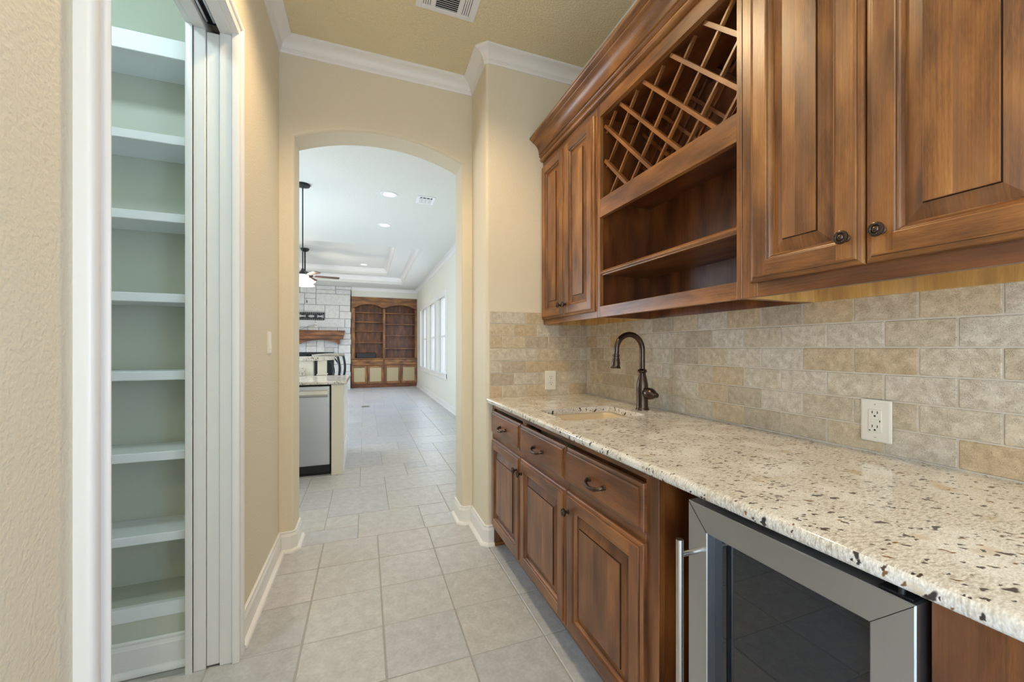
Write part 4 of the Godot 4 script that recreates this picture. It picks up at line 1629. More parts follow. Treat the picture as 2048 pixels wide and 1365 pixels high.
# ---------------------------------------------------------------- outlets, switch, vents
func small_fittings():
	# receptacle behind the far end of the counter, facing +z
	var t := thing("outlet", "white duplex outlet on the tiled return wall beyond the sink", "outlet", Vector3(1.128, 1.0135, -2.473))
	plate(t, 0.0785, 0.124)
	for s in [-1, 1]:
		var m := mb()
		m.lathe(v2([[0.017, 0.004], [0.017, 0.0075], [0.0165, 0.008], [0.0001, 0.008]]), Vector3(0, s * 0.0195, 0), Vector3(0, 0, 1), 24)
		var rc := part("receptacle", m, M.outlet_white, t)
		m = mb()
		for x in [-0.0065, 0.0065]:
			m.bx(Vector3(x - 0.0011, s * 0.0195 + 0.0005, 0.0078), Vector3(x + 0.0011, s * 0.0195 + 0.0085, 0.0084))
		m.lathe(v2([[0.0028, 0.0], [0.0028, 0.0005], [0.0001, 0.0005]]), Vector3(0, s * 0.0195 - 0.007, 0.0079), Vector3(0, 0, 1), 10)
		part("slot", m, M.slot, rc)
	screw(t, Vector3(0, 0, 0.0055))
	# protected receptacle near the camera, facing -x
	t = thing("outlet", "white rectangular outlet with test buttons on the tiled wall above the counter", "outlet", Vector3(1.395, 1.0105, -0.753))
	t.rotation.y = -PI / 2
	plate(t, 0.0795, 0.124)
	var m := mb()
	m.bx(Vector3(-0.0168, -0.0335, 0.003), Vector3(0.0168, 0.0335, 0.0085), 0.001)
	var body := part("receptacle", m, M.outlet_white, t)
	m = mb()
	for s in [-1, 1]:
		var y: float = s * 0.0205
		for x in [-0.0065, 0.0065]:
			m.bx(Vector3(x - 0.0011, y + 0.001, 0.0083), Vector3(x + 0.0011, y + 0.0085, 0.0088))
		m.lathe(v2([[0.0028, 0.0], [0.0028, 0.0005], [0.0001, 0.0005]]), Vector3(0, y - 0.006, 0.0083), Vector3(0, 0, 1), 10)
	m.bx(Vector3(0.0115, -0.0025, 0.0083), Vector3(0.014, 0.003, 0.0088))
	part("slot", m, M.slot, body)
	for s in [-1, 1]:
		m = mb()
		m.bx(Vector3(s * 0.004 - 0.0062, -0.004, 0.0082), Vector3(s * 0.004 + 0.0062 - 0.003 * (1 if s < 0 else 0), 0.004, 0.0098), 0.0008)
		part("button", m, M.outlet_white, body)
	m = mb()
	m.bx(Vector3(-0.0155, -0.0305, 0.0083), Vector3(-0.0105, -0.027, 0.0087))
	part("mark", m, M.teal_mark, body)
	screw(t, Vector3(0, 0.048, 0.0055))
	screw(t, Vector3(0, -0.048, 0.0055))
	# rocker switch beside the arch, facing +x
	t = thing("light_switch", "white rocker switch on the passage wall left of the arch", "switch", Vector3(-0.48, 1.252, -2.57))
	t.rotation.y = PI / 2
	plate(t, 0.0745, 0.120)
	m = mb()
	m.prism(v2([[-0.0325, 0.003], [-0.0325, 0.0115], [-0.002, 0.0075], [0.0325, 0.0062], [0.0325, 0.003]]), Vector3(-0.0165, 0, 0), Vector3(0, 1, 0), Vector3(0, 0, 1), Vector3(0.033, 0, 0))
	part("rocker", m, M.outlet_white, t)
	# supply register in the passage ceiling, cut by the top of the picture
	grille(Vector3(0.41, CEIL, -2.205), 0.32, 0.20, "white louvred air register in the tan passage ceiling", true)
	grille(Vector3(0.70, CEIL, -5.30), 0.215, 0.27, "small white air register in the white kitchen ceiling", false)
	# floor register
	t = thing("floor_register", "small dark floor register set in the living room tiles", "vent", Vector3(0.0, 0.0, -9.3))
	m = mb()
	m.bx(Vector3(-0.085, 0.0, -0.11), Vector3(0.085, 0.005, 0.11), 0.002)
	part("register_frame", m, M.pale_wood, t)
	for k in 5:
		m = mb()
		m.bx(Vector3(-0.062 + k * 0.027, 0.0045, -0.085), Vector3(-0.046 + k * 0.027, 0.0058, 0.085))
		part("slot", m, M.slot, t)


func plate(t: Node3D, w: float, h: float):
	var m := mb()
	var ring := []
	for s in [[0.0, 0.0], [0.0, 0.0025], [0.002, 0.0045], [0.006, 0.0055]]:
		var r := []
		for p in rrect(0, 0, w / 2 - s[0], h / 2 - s[0], 0.004, 3):
			r.append(Vector3(p.x, p.y, s[1]))
		ring.append(r)
	m.loft(ring)
	m.poly(rrect(0, 0, w / 2 - 0.006, h / 2 - 0.006, 0.004, 3), Vector3(0, 0, 0.0055), Vector3.RIGHT, Vector3.UP, Vector3(0, 0, 1))
	part("plate", m, M.outlet_white, t)


func screw(t: Node3D, at: Vector3):
	var m := mb()
	m.lathe(v2([[0.0034, 0.0], [0.0034, 0.0006], [0.0022, 0.0013], [0.0001, 0.0015]]), at, Vector3(0, 0, 1), 14)
	var s := part("screw", m, M.outlet_white, t)
	m = mb()
	m.bx(at + Vector3(-0.0026, -0.0005, 0.0008), at + Vector3(0.0026, 0.0005, 0.0017))
	part("slot", m, M.slot, s, Vector3.ZERO)


# a ceiling register: frame, dark throat, louvres; three banks or plain
func grille(at: Vector3, w: float, d: float, label: String, banks: bool):
	var t := thing("air_register", label, "air vent", at)
	var m := mb()
	var b := 0.03 if banks else 0.034
	var y := -0.006
	for r in [[-w / 2, -w / 2 + b, -d / 2, d / 2], [w / 2 - b, w / 2, -d / 2, d / 2], [-w / 2 + b, w / 2 - b, -d / 2, -d / 2 + b], [-w / 2 + b, w / 2 - b, d / 2 - b, d / 2]]:
		m.bx(Vector3(r[0], y, r[2]), Vector3(r[1], 0.0, r[3]), 0.0015)
	part("register_frame", m, M.vent_white, t)
	m = mb()
	m.bx(Vector3(-w / 2 + 0.01, -0.0012, -d / 2 + 0.01), Vector3(w / 2 - 0.01, -0.0004, d / 2 - 0.01))
	part("throat", m, M.vent_dark, t)
	if banks:
		for x in [-0.068, 0.068]:
			m = mb()
			m.bx(Vector3(x - 0.009, y, -d / 2 + b), Vector3(x + 0.009, -0.001, d / 2 - b), 0.001)
			part("mullion", m, M.vent_white, t)
		var n := int((d - 2 * b) / 0.0135)
		for k in n:
			var z := -d / 2 + b + 0.006 + k * 0.0135
			m = mb()
			m.prism(v2([[-0.0035, -0.001], [0.003, -0.0055], [0.0038, -0.0045], [-0.0025, -0.0002]]), Vector3(-0.059, 0, z), Vector3(0, 0, 1), Vector3(0, 1, 0), Vector3(0.118, 0, 0))
			part("louvre", m, M.vent_white, t)
		for s in [-1, 1]:
			for k in 5:
				var x: float = s * (0.081 + k * 0.0115)
				m = mb()
				m.bx(Vector3(x - 0.0042, y + 0.001, -d / 2 + b), Vector3(x + 0.0042, -0.001, d / 2 - b), 0.001)
				part("louvre", m, M.vent_white, t)
	else:
		m = mb()
		m.bx(Vector3(-w / 2 + b, y, d * 0.16), Vector3(w / 2 - b, -0.001, d * 0.22))
		part("mullion", m, M.vent_white, t)
		for k in 11:
			var z := -d / 2 + b + 0.006 + k * 0.0135
			m = mb()
			m.bx(Vector3(-w / 2 + b, y + 0.001, z), Vector3(w / 2 - b, -0.001, z + 0.0095), 0.001)
			part("louvre", m, M.vent_white, t)
		for k in 3:
			var x := -0.045 + k * 0.045
			m = mb()
			m.bx(Vector3(x - 0.004, y + 0.001, -d / 2 + b), Vector3(x + 0.004, -0.0008, d / 2 - b))
			part("louvre", m, M.vent_white, t)


# ---------------------------------------------------------------- kitchen beyond the arch
func kitchen():
	# peninsula with the dishwasher; its end panel faces the walkway
	var o := Vector3(-0.24, 0, -4.85)
	var t := thing("peninsula_end", "cream post and white panelled end of the peninsula beside the walkway", "cabinet", o)
	slab(t, "post", Vector3(-0.305, 0.0, -4.46), Vector3(-0.20, 0.875, -4.40), 1, M.island_paint, 0.002, o)
	slab(t, "end_panel", Vector3(-0.215, 0.0, -5.32), Vector3(-0.203, 0.875, -4.46), 1, M.trim, 0.001, o)
	var m := mb()
	# raised frame on the end panel
	for r in [[0.14, 0.875, -4.53, -4.46], [0.14, 0.875, -5.32, -5.24], [0.80, 0.875, -5.24, -4.53], [0.14, 0.24, -5.24, -4.53]]:
		m.bx(Vector3(-0.204, r[0], r[2]) - o, Vector3(-0.196, r[1], r[3]) - o, 0.002)
	part("panel_frame", m, M.trim, t)
	m = mb()
	m.bx(Vector3(-0.204, 0.28, -5.19) - o, Vector3(-0.195, 0.76, -4.58) - o, 0.008)
	part("panel", m, M.trim, t)
	m = mb()
	m.sweep(base_prof(), PackedVector3Array([Vector3(-0.305, 0, -4.40) - o, Vector3(-0.20, 0, -4.40) - o, Vector3(-0.20, 0, -5.33) - o]), Vector3.UP, -1.0)
	part("base_moulding", m, M.trim, t)
	o = Vector3(-1.76, 0, -4.85)
	t = thing("peninsula_cabinet", "cream peninsula cabinet left of the dishwasher, hidden by the arch", "cabinet", o)
	slab(t, "box", Vector3(-2.28, 0.10, -5.30), Vector3(-0.925, 0.874, -4.46), 1, M.island_paint, 0.0, o)
	slab(t, "face", Vector3(-2.28, 0.10, -4.46), Vector3(-0.925, 0.874, -4.44), 1, M.island_paint, 0.002, o)
	slab(t, "toe_kick", Vector3(-2.28, 0.0, -4.54), Vector3(-0.925, 0.10, -4.52), 1, M.wood_dark, 0.0, o)
	# dishwasher
	o = Vector3(-0.612, 0, -4.74)
	t = thing("dishwasher", "stainless steel dishwasher built into the peninsula beyond the arch", "dishwasher", o)
	m = mb()
	m.bx(Vector3(-0.915, 0.105, -4.43) - o, Vector3(-0.318, 0.862, -4.40) - o, 0.006)
	part("door", m, M.steel, t)
	m = mb()
	m.prism(v2([[0.0, 0.0], [0.035, 0.012], [0.04, 0.03], [0.035, 0.062], [0.0, 0.07]]), Vector3(-0.905, 0.755, -4.401) - o, Vector3(0, 0, 1), Vector3.UP, Vector3(0.57, 0, 0))
	part("handle", m, M.steel_bar, t)
	m = mb()
	m.bx(Vector3(-0.92, 0.86, -4.45) - o, Vector3(-0.308, 0.874, -4.42) - o)
	m.bx(Vector3(-0.3175, 0.03, -4.45) - o, Vector3(-0.306, 0.87, -4.412) - o)
	part("gasket", m, M.black_gap, t)
	m = mb()
	m.bx(Vector3(-0.915, 0.025, -4.46) - o, Vector3(-0.318, 0.103, -4.44) - o, 0.003)
	part("toe_plate", m, M.black_plastic, t)
	m = mb()
	m.bx(Vector3(-0.915, 0.0, -5.02) - o, Vector3(-0.318, 0.86, -4.46) - o)
	part("tub", m, M.liner, t)
	# counter with rounded corner and the raised bar behind
	o = Vector3(-1.4, 0.876, -4.85)
	t = thing("countertop", "pale granite countertop on the peninsula over the dishwasher", "countertop", o)
	m = mb(2)
	m.bx(Vector3(-2.28, 0.876, -5.32) - o, Vector3(-0.165, 0.908, -4.375) - o, 0.008)
	part("slab", m, M.granite_far, t)
	o = Vector3(-1.4, 0.908, -5.40)
	t = thing("pony_wall", "low cream wall carrying the raised bar behind the peninsula", "wall", o)
	m = mb()
	m.bx(Vector3(-2.28, 0.0, -5.46) - o, Vector3(-0.56, 1.078, -5.34) - o)
	part("wall_core", m, M.living_paint, t)
	m = mb()
	m.bx(Vector3(-0.515, 0.0, -5.52) - o, Vector3(-0.43, 1.078, -5.34) - o, 0.003)
	m.bx(Vector3(-0.525, 0.908, -5.53) - o, Vector3(-0.42, 0.925, -5.335) - o, 0.004)
	part("end_post", m, M.island_paint, t)
	m = mb()
	m.bx(Vector3(-2.28, 0.909, -5.342) - o, Vector3(-0.64, 1.0, -5.325) - o, 0.002)
	part("splash", m, M.granite_far, t)
	o = Vector3(-1.4, 1.08, -5.5)
	t = thing("bar_counter", "raised pale granite bar top above the peninsula counter", "countertop", o)
	m = mb(2)
	var outline := arc(Vector2(-0.44, -5.56), 0.09, 0, 90, 8)
	outline.append_array(PackedVector2Array([Vector2(-2.28, -5.30), Vector2(-2.28, -5.82)]))
	outline[outline.size() - 2].y = -5.29
	outline = PackedVector2Array([Vector2(-2.28, -5.29), Vector2(-2.28, -5.82), Vector2(-0.47, -5.82), Vector2(-0.37, -5.76), Vector2(-0.355, -5.66), Vector2(-0.39, -5.55), Vector2(-0.45, -5.38), Vector2(-0.50, -5.31)])
	m.prism(outline, Vector3.ZERO - Vector3(o.x, 0, o.z), Vector3.RIGHT, Vector3(0, 0, 1), Vector3(0, 0.042, 0))
	part("slab", m, M.granite_far, t)
	# stools, only their backs show
	stool(Vector3(-0.60, 0, -6.30), 0.55, "dark curved-back bar stool nearer the raised bar")
	stool(Vector3(-0.55, 0, -6.85), 0.5, "dark curved-back bar stool farther from the raised bar, by the stone fireplace edge")
	# pendant over the bar
	o = Vector3(-0.66, CEIL, -5.30)
	t = thing("pendant_light", "white glass bell pendant on a long dark rod over the bar", "pendant light", o)
	m = mb()
	m.lathe(v2([[0.0001, 0.0], [0.075, 0.0], [0.078, -0.008], [0.07, -0.024], [0.02, -0.036], [0.0001, -0.038]]), Vector3.ZERO, Vector3.UP, 28)
	part("canopy", m, M.iron, t)
	m = mb()
	m.tube(PackedVector3Array([Vector3(0, -0.03, 0), Vector3(0, -0.98, 0)]), 0.0065, 10)
	part("rod", m, M.iron, t)
	m = mb()
	m.lathe(v2([[0.008, -0.95], [0.013, -0.96], [0.018, -0.975], [0.034, -0.995], [0.05, -1.02], [0.046, -1.026]]), Vector3.ZERO, Vector3.UP, 24)
	part("socket_cap", m, M.iron, t)
	m = mb()
	m.lathe(v2([[0.045, -1.02], [0.058, -1.03], [0.064, -1.05], [0.066, -1.075], [0.074, -1.10], [0.092, -1.122], [0.112, -1.136], [0.120, -1.142], [0.120, -1.146], [0.108, -1.139], [0.088, -1.126], [0.07, -1.104], [0.062, -1.078], [0.060, -1.052], [0.054, -1.034], [0.045, -1.026]]), Vector3.ZERO, Vector3.UP, 32)
	part("lamp_shade", m, M.shade_glow, t)
	var l := OmniLight3D.new()
	l.name = "lamp"
	l.light_energy = 0.25
	l.light_color = Color(1, 0.93, 0.84)
	l.light_size = 0.04
	l.omni_range = 8.0
	l.omni_attenuation = 2.0
	l.shadow_enabled = true
	t.add_child(l)
	l.position = Vector3(0, -1.09, 0)


func stool(at: Vector3, turn: float, label: String):
	var t := thing("bar_stool", label, "stool", at)
	t.rotation.y = turn
	var m := mb()
	m.lathe(v2([[0.0001, 0.68], [0.17, 0.68], [0.19, 0.69], [0.195, 0.71], [0.18, 0.735], [0.0001, 0.745]]), Vector3.ZERO, Vector3.UP, 24)
	part("seat", m, M.fabric_dark, t)
	for s in [[-1, -1], [1, -1], [-1, 1], [1, 1]]:
		m = mb()
		m.tube(PackedVector3Array([Vector3(s[0] * 0.14, 0.69, s[1] * 0.13), Vector3(s[0] * 0.20, 0.0, s[1] * 0.19)]), [0.02, 0.014], 8)
		part("leg", m, M.iron, t)
	m = mb()
	var ring := PackedVector3Array()
	for i in 25:
		ring.append(Vector3(cos(TAU * i / 24) * 0.22, 0.24, sin(TAU * i / 24) * 0.21))
	m.tube(ring, 0.009, 6, false)
	part("foot_ring", m, M.iron, t)
	for s in [-1, 1]:
		m = mb()
		var p := PackedVector3Array()
		for i in 9:
			var u := i / 8.0
			p.append(Vector3(s * (0.16 + 0.02 * sin(u * PI)), 0.70 + 0.43 * u, 0.15 + 0.05 * u + 0.05 * sin(u * PI)))
		m.tube(p, 0.017, 8)
		part("back_post", m, M.iron, t)
		m = mb()
		p = PackedVector3Array()
		for i in 11:
			var u := i / 10.0
			p.append(Vector3(s * 0.085 * sin(u * PI) * 1.1 + s * 0.012, 0.71 + 0.39 * u, 0.155 + 0.05 * u + 0.045 * sin(u * PI)))
		m.tube(p, 0.010, 6)
		part("back_loop", m, M.iron, t)
	m = mb()
	var top := PackedVector3Array()
	for i in 9:
		var u := i / 8.0 * 2.0 - 1.0
		top.append(Vector3(u * 0.175, 1.118 + 0.012 * (1 - u * u), 0.20 + 0.03 * (1 - u * u)))
	m.tube(top, 0.021, 8)
	part("top_rail", m, M.pale_wood, t)


# ---------------------------------------------------------------- living room
func living_room():
	tall_windows()
	bookcase()
	fireplace()
	fan()


func tall_windows():
	var X := 1.545
	var k := 1
	for z in [-9.125, -10.65, -12.17]:
		var w := 1.20 if k < 3 else 1.24
		w = [1.25, 1.20, 1.24][k - 1]
		window("window_%d" % k, Vector3(X + 0.115, 0.60, z), w, 1.82, -PI / 2, ["tall bright living room window nearest the arch", "middle tall bright window on the living room wall", "tall bright window nearest the bookcase"][k - 1])
		var t: Node3D = get_node("window_%d" % k)
		var m := mb()
		m.bx(Vector3(-0.02, 0.885, 0.026), Vector3(0.02, 0.93, 0.045), 0.004)
		part("sash_lock", m, M.outlet_white, t)
		k += 1
	# one white surround for the three, with mullion boards
	var m := mb()
	var p := v2([[0, 0], [0, 0.012], [0.02, 0.016], [0.07, 0.02], [0.10, 0.024], [0.10, 0]])
	m.sweep(p, PackedVector3Array([Vector3(X, 0.59, -8.49), Vector3(X, 2.43, -8.49), Vector3(X, 2.43, -12.80), Vector3(X, 0.59, -12.80), Vector3(X, 0.59, -8.49)]), Vector3.LEFT, -1.0)
	for z in [-9.90, -11.40]:
		m.bx(Vector3(X - 0.014, 0.59, z - 0.15), Vector3(X + 0.001, 2.43, z + 0.15), 0.003)
	m.bx(Vector3(X - 0.05, 0.575, -12.83), Vector3(X + 0.01, 0.60, -8.46), 0.006)
	struct("trim_5", m, M.trim, "white casing and sill round the three tall windows", "trim")


func bookcase():
	var Z := -13.75
	var o := Vector3(0.57, 0, -13.95)
	var t := thing("bookcase", "built-in brown bookcase with two arched bays above woven-front doors", "bookcase", o)
	var w: Material = M.wood
	var W: Material = M.wood_dark
	var xl := -0.405
	var xr := 1.54
	slab(t, "back_panel", Vector3(xl, 0.9, Z - 0.30), Vector3(xr, 2.79, Z - 0.28), 1, W, 0.0, o)
	for x in [[xl, xl + 0.02], [0.53, 0.55], [xr - 0.02, xr]]:
		slab(t, "side_panel", Vector3(x[0], 0.9, Z - 0.28), Vector3(x[1], 2.79, Z - 0.02), 1, W, 0.0, o)
	# face: stiles and an arched head over each bay
	slab(t, "stile", Vector3(xl, 0.915, Z - 0.02), Vector3(-0.30, 2.45, Z), 1, w, 0.002, o)
	slab(t, "stile", Vector3(0.505, 0.915, Z - 0.02), Vector3(0.575, 2.45, Z), 1, w, 0.002, o)
	slab(t, "stile", Vector3(1.475, 0.915, Z - 0.02), Vector3(xr, 2.45, Z), 1, w, 0.002, o)
	var m := mb(0)
	var head := PackedVector2Array([Vector2(xl, 2.45)])
	for b in [[-0.30, 0.505], [0.575, 1.475]]:
		var half: float = (b[1] - b[0]) / 2
		var rise := 0.115
		var R: float = (half * half + rise * rise) / (2 * rise)
		var a := rad_to_deg(asin(half / R))
		head.append_array(arc(Vector2((b[0] + b[1]) / 2, 2.475 + rise - R), R, 90 + a, 90 - a, 16))
	head.append_array(PackedVector2Array([Vector2(xr, 2.45), Vector2(xr, 2.79), Vector2(xl, 2.79)]))
	m.prism(head, Vector3(0, 0, Z - 0.02) - o, Vector3.RIGHT, Vector3.UP, Vector3(0, 0, 0.02))
	part("arched_head", m, w, t)
	m = mb(0)
	m.sweep(v2([[0, 0], [0.01, 0], [0.014, 0.02], [0.022, 0.03], [0.022, 0.045], [0, 0.045]]), PackedVector3Array([Vector3(xl, 2.755, Z) - o, Vector3(xr, 2.755, Z) - o]), Vector3.UP, 1.0)
	part("top_moulding", m, w, t)
	for y in [2.335, 2.045, 1.76, 1.405]:
		slab(t, "shelf", Vector3(xl + 0.02, y - 0.025, Z - 0.28), Vector3(0.53, y, Z - 0.03), 0, w, 0.002, o)
	for y in [2.335, 1.99, 1.63, 1.225]:
		slab(t, "shelf", Vector3(0.55, y - 0.025, Z - 0.28), Vector3(xr - 0.02, y, Z - 0.03), 0, w, 0.002, o)
	# base
	slab(t, "top", Vector3(xl - 0.005, 0.885, Z - 0.30), Vector3(xr, 0.915, Z + 0.055), 0, w, 0.004, o)
	slab(t, "base", Vector3(xl, 0.10, Z - 0.30), Vector3(xr, 0.885, Z + 0.02), 0, W, 0.0, o)
	slab(t, "plinth", Vector3(xl, 0.0, Z - 0.28), Vector3(xr, 0.10, Z + 0.005), 0, W, 0.002, o)
	for x in [[xl + 0.015, 0.52], [0.56, xr - 0.015]]:
		var d := group_part("drawer", t, Vector3((x[0] + x[1]) / 2, 0.785, Z + 0.02) - o)
		m = mb(0)
		m.bx(Vector3(-(x[1] - x[0]) / 2, -0.085, 0.0), Vector3((x[1] - x[0]) / 2, 0.085, 0.02), 0.005)
		part("drawer_front", m, w, d)
		m = mb()
		m.tube(PackedVector3Array([Vector3(-0.05, 0, 0.02), Vector3(-0.045, 0, 0.042), Vector3(0.045, 0, 0.042), Vector3(0.05, 0, 0.02)]), 0.006, 8)
		part("pull", m, M.bronze, d)
	for x in [[xl + 0.015, 0.045], [0.06, 0.52], [0.56, 1.03], [1.045, xr - 0.015]]:
		var d := group_part("door", t, Vector3(x[0], 0.125, Z + 0.02) - o)
		var ww: float = x[1] - x[0]
		var hh := 0.555
		var s := 0.062
		for r in [["stile", 0.0, 0.0, s, hh, 1], ["stile", ww - s, 0.0, ww, hh, 1], ["rail", s, 0.0, ww - s, s, 0], ["rail", s, hh - s, ww - s, hh, 0]]:
			m = mb(r[5])
			m.bx(Vector3(r[1], r[2], 0.0), Vector3(r[3], r[4], 0.02), 0.003)
			part(r[0], m, w, d)
		m = mb(1)
		m.bx(Vector3(s - 0.005, s - 0.005, 0.004), Vector3(ww - s + 0.005, hh - s + 0.005, 0.010))
		part("woven_panel", m, M.wicker, d, Vector3.ZERO, Vector3.ZERO, "tan woven panel")
	# speaker on the base
	o = Vector3(0.02, 0.915, -13.86)
	t = thing("speaker", "long black speaker lying in the lower left bay of the bookcase", "speaker", o)
	m = mb()
	m.bx(Vector3(-0.28, 0.0, -0.10), Vector3(0.28, 0.165, 0.08), 0.006)
	part("cabinet", m, M.black_plastic, t)
	m = mb()
	m.bx(Vector3(-0.27, 0.01, 0.08), Vector3(0.27, 0.155, 0.09), 0.004)
	part("speaker_grille", m, M.fabric_dark, t)


func fireplace():
	var Z := -13.62
	var o := Vector3(-1.25, 0, -13.9)
	var t := thing("fireplace", "whitewashed ashlar stone fireplace wall with a dark firebox", "fireplace", o)
	var m := mb()
	var xl := -2.09
	var xr := -0.42
	var fl := -1.62
	var fr := -0.88
	m.bx(Vector3(xl + 0.01, 0, -14.245) - o, Vector3(fl, CEIL - 0.003, Z - 0.03) - o)
	m.bx(Vector3(fr, 0, -14.245) - o, Vector3(xr - 0.01, CEIL - 0.003, Z - 0.03) - o)
	m.bx(Vector3(fl, 1.10, -14.245) - o, Vector3(fr, CEIL - 0.003, Z - 0.03) - o)
	part("core", m, M.mortar, t)
	m = mb()
	m.bx(Vector3(fl, 0.0, -14.24) - o, Vector3(fr, 1.10, -14.20) - o)
	part("firebox", m, M.black_gap, t)
	m = mb()
	for r in [[fl - 0.42, fr, 1.03, 1.10], [fl - 0.42, fl, 0.35, 1.03], [fr - 0.07, fr, 0.35, 1.03]]:
		m.bx(Vector3(r[0], r[2], Z - 0.02) - o, Vector3(r[1], r[3], Z + 0.025) - o, 0.004)
	part("surround", m, M.iron, t)
	m = mb()
	m.bx(Vector3(fl, 0.35, Z - 0.06) - o, Vector3(fr - 0.07, 1.03, Z - 0.05) - o)
	part("fire_glass", m, M.liner, t)
	var ht := thing("hearth", "raised white stone hearth in front of the fireplace", "hearth", Vector3(-1.25, 0, Z + 0.2))
	m = mb()
	m.bx(Vector3(xl + 1.25, 0.0, -0.165), Vector3(xr + 1.25, 0.30, 0.14), 0.01)
	part("base", m, M.limestone_0, ht)
	m = mb()
	m.bx(Vector3(xl + 1.25, 0.30, -0.165), Vector3(xr + 1.25, 0.34, 0.16), 0.012)
	part("hearth_slab", m, M.limestone_1, ht)
	# stones in broken courses: each course splits at random, some stones split again
	var y := 0.34
	while y < CEIL - 0.04:
		var h := minf(rng.randf_range(0.26, 0.42), CEIL - y)
		if CEIL - y - h < 0.1:
			h = CEIL - y
		var x := xl
		while x < xr - 0.001:
			var w := rng.randf_range(0.3, 0.95)
			if xr - x - w < 0.14:
				w = xr - x
			var cut := rng.randf()
			var blocks := [[x, x + w, y, y + h]]
			if cut < 0.33 and h > 0.2:
				var f := rng.randf_range(0.4, 0.6)
				blocks = [[x, x + w, y, y + h * f], [x, x + w, y + h * f, y + h]]
			elif cut < 0.5 and w > 0.4 and h > 0.2:
				var f := rng.randf_range(0.35, 0.65)
				var g := rng.randf_range(0.4, 0.6)
				blocks = [[x, x + w * f, y, y + h], [x + w * f, x + w, y, y + h * g], [x + w * f, x + w, y + h * g, y + h]]
			for b in blocks:
				stone(t, o, b, Z, fl, fr)
			x += w
		y += h
	# mantel
	o = Vector3(-1.25, 1.33, -13.5)
	t = thing("mantel", "dark brown stepped wooden mantel shelf with an arched apron on the stone wall", "mantel", o)
	var zf := Z + 0.032
	m = mb(0)
	m.bx(Vector3(-1.93, 1.715, zf) - o, Vector3(-0.565, 1.742, zf + 0.30) - o, 0.004)
	m.bx(Vector3(-1.91, 1.60, zf) - o, Vector3(-0.585, 1.715, zf + 0.26) - o, 0.006)
	m.bx(Vector3(-1.88, 1.49, zf) - o, Vector3(-0.615, 1.60, zf + 0.22) - o, 0.006)
	part("shelf", m, M.wood_deep, t)
	m = mb(0)
	var ap := PackedVector2Array([Vector2(-1.80, 1.345), Vector2(-1.73, 1.345)])
	for i in 17:
		var u := i / 16.0
		ap.append(Vector2(lerpf(-1.72, -0.78, u), 1.385 + 0.075 * sin(u * PI)))
	ap.append_array(PackedVector2Array([Vector2(-0.77, 1.345), Vector2(-0.70, 1.345), Vector2(-0.70, 1.49), Vector2(-1.80, 1.49)]))
	m.prism(ap, Vector3(0, 0, zf) - o, Vector3.RIGHT, Vector3.UP, Vector3(0, 0, 0.16))
	part("apron", m, M.wood_deep, t)
	# pierced iron panel above the mantel
	o = Vector3(-1.47, 2.16, Z + 0.03)
	t = thing("iron_panel", "pierced black iron wall panel hung on the stones above the mantel", "wall decor", o)
	m = mb()
	for r in [[-0.345, 0.345, 0.095, 0.112], [-0.345, 0.345, -0.112, -0.095], [-0.345, -0.325, -0.112, 0.112], [0.325, 0.345, -0.112, 0.112], [-0.345, 0.345, 0.055, 0.07], [-0.345, 0.345, -0.07, -0.055]]:
		m.bx(Vector3(r[0], r[2], 0.0), Vector3(r[1], r[3], 0.012), 0.002)
	for k in 13:
		var x := -0.32 + k * 0.053
		m.bx(Vector3(x - 0.012, 0.06, 0.0), Vector3(x + 0.012, 0.10, 0.012), 0.002)
		m.bx(Vector3(x - 0.012, -0.10, 0.0), Vector3(x + 0.012, -0.06, 0.012), 0.002)
	part("border", m, M.iron, t)
	m = mb()
	for s in [-1, 1]:
		for q in [1, -1]:
			# curved pieces that leave bow-tie and oval openings
			var pts := PackedVector2Array([Vector2(s * 0.325, q * 0.058), Vector2(s * 0.30, q * 0.045), Vector2(s * 0.225, q * 0.02), Vector2(s * 0.15, q * 0.045), Vector2(s * 0.145, q * 0.058)])
			m.prism(pts, Vector3.ZERO, Vector3.RIGHT, Vector3.UP, Vector3(0, 0, 0.012))
			pts = PackedVector2Array([Vector2(s * 0.15, q * 0.058), Vector2(s * 0.145, 0.0), Vector2(s * 0.085, 0.0), Vector2(s * 0.07, q * 0.025), Vector2(s * 0.035, q * 0.038), Vector2(0.0, q * 0.04), Vector2(0.0, q * 0.058)])
			m.prism(pts, Vector3.ZERO, Vector3.RIGHT, Vector3.UP, Vector3(0, 0, 0.012))
	part("scrolls", m, M.iron, t)
	# cable outlet and loose cable
	o = Vector3(-1.345, 1.90, Z + 0.03)
	t = thing("outlet", "tiny white cable plate on the stones above the mantel", "outlet", o)
	plate(t, 0.075, 0.115)
	m = mb()
	m.lathe(v2([[0.012, 0.004], [0.012, 0.02], [0.0001, 0.02]]), Vector3.ZERO, Vector3(0, 0, 1), 12)
	part("jack", m, M.slot, t)
	m = mb()
	m.tube(PackedVector3Array([Vector3(-1.345, 1.90, Z + 0.05), Vector3(-1.40, 1.90, Z + 0.07), Vector3(-1.52, 1.875, Z + 0.08), Vector3(-1.66, 1.80, Z + 0.1), Vector3(-1.78, 1.75, Z + 0.12), Vector3(-1.9, 1.748, Z + 0.13)]), 0.005, 6)
	tag(part("cable", m, M.iron, self), "thin dark cable drooping from the plate to the mantel", "cable")


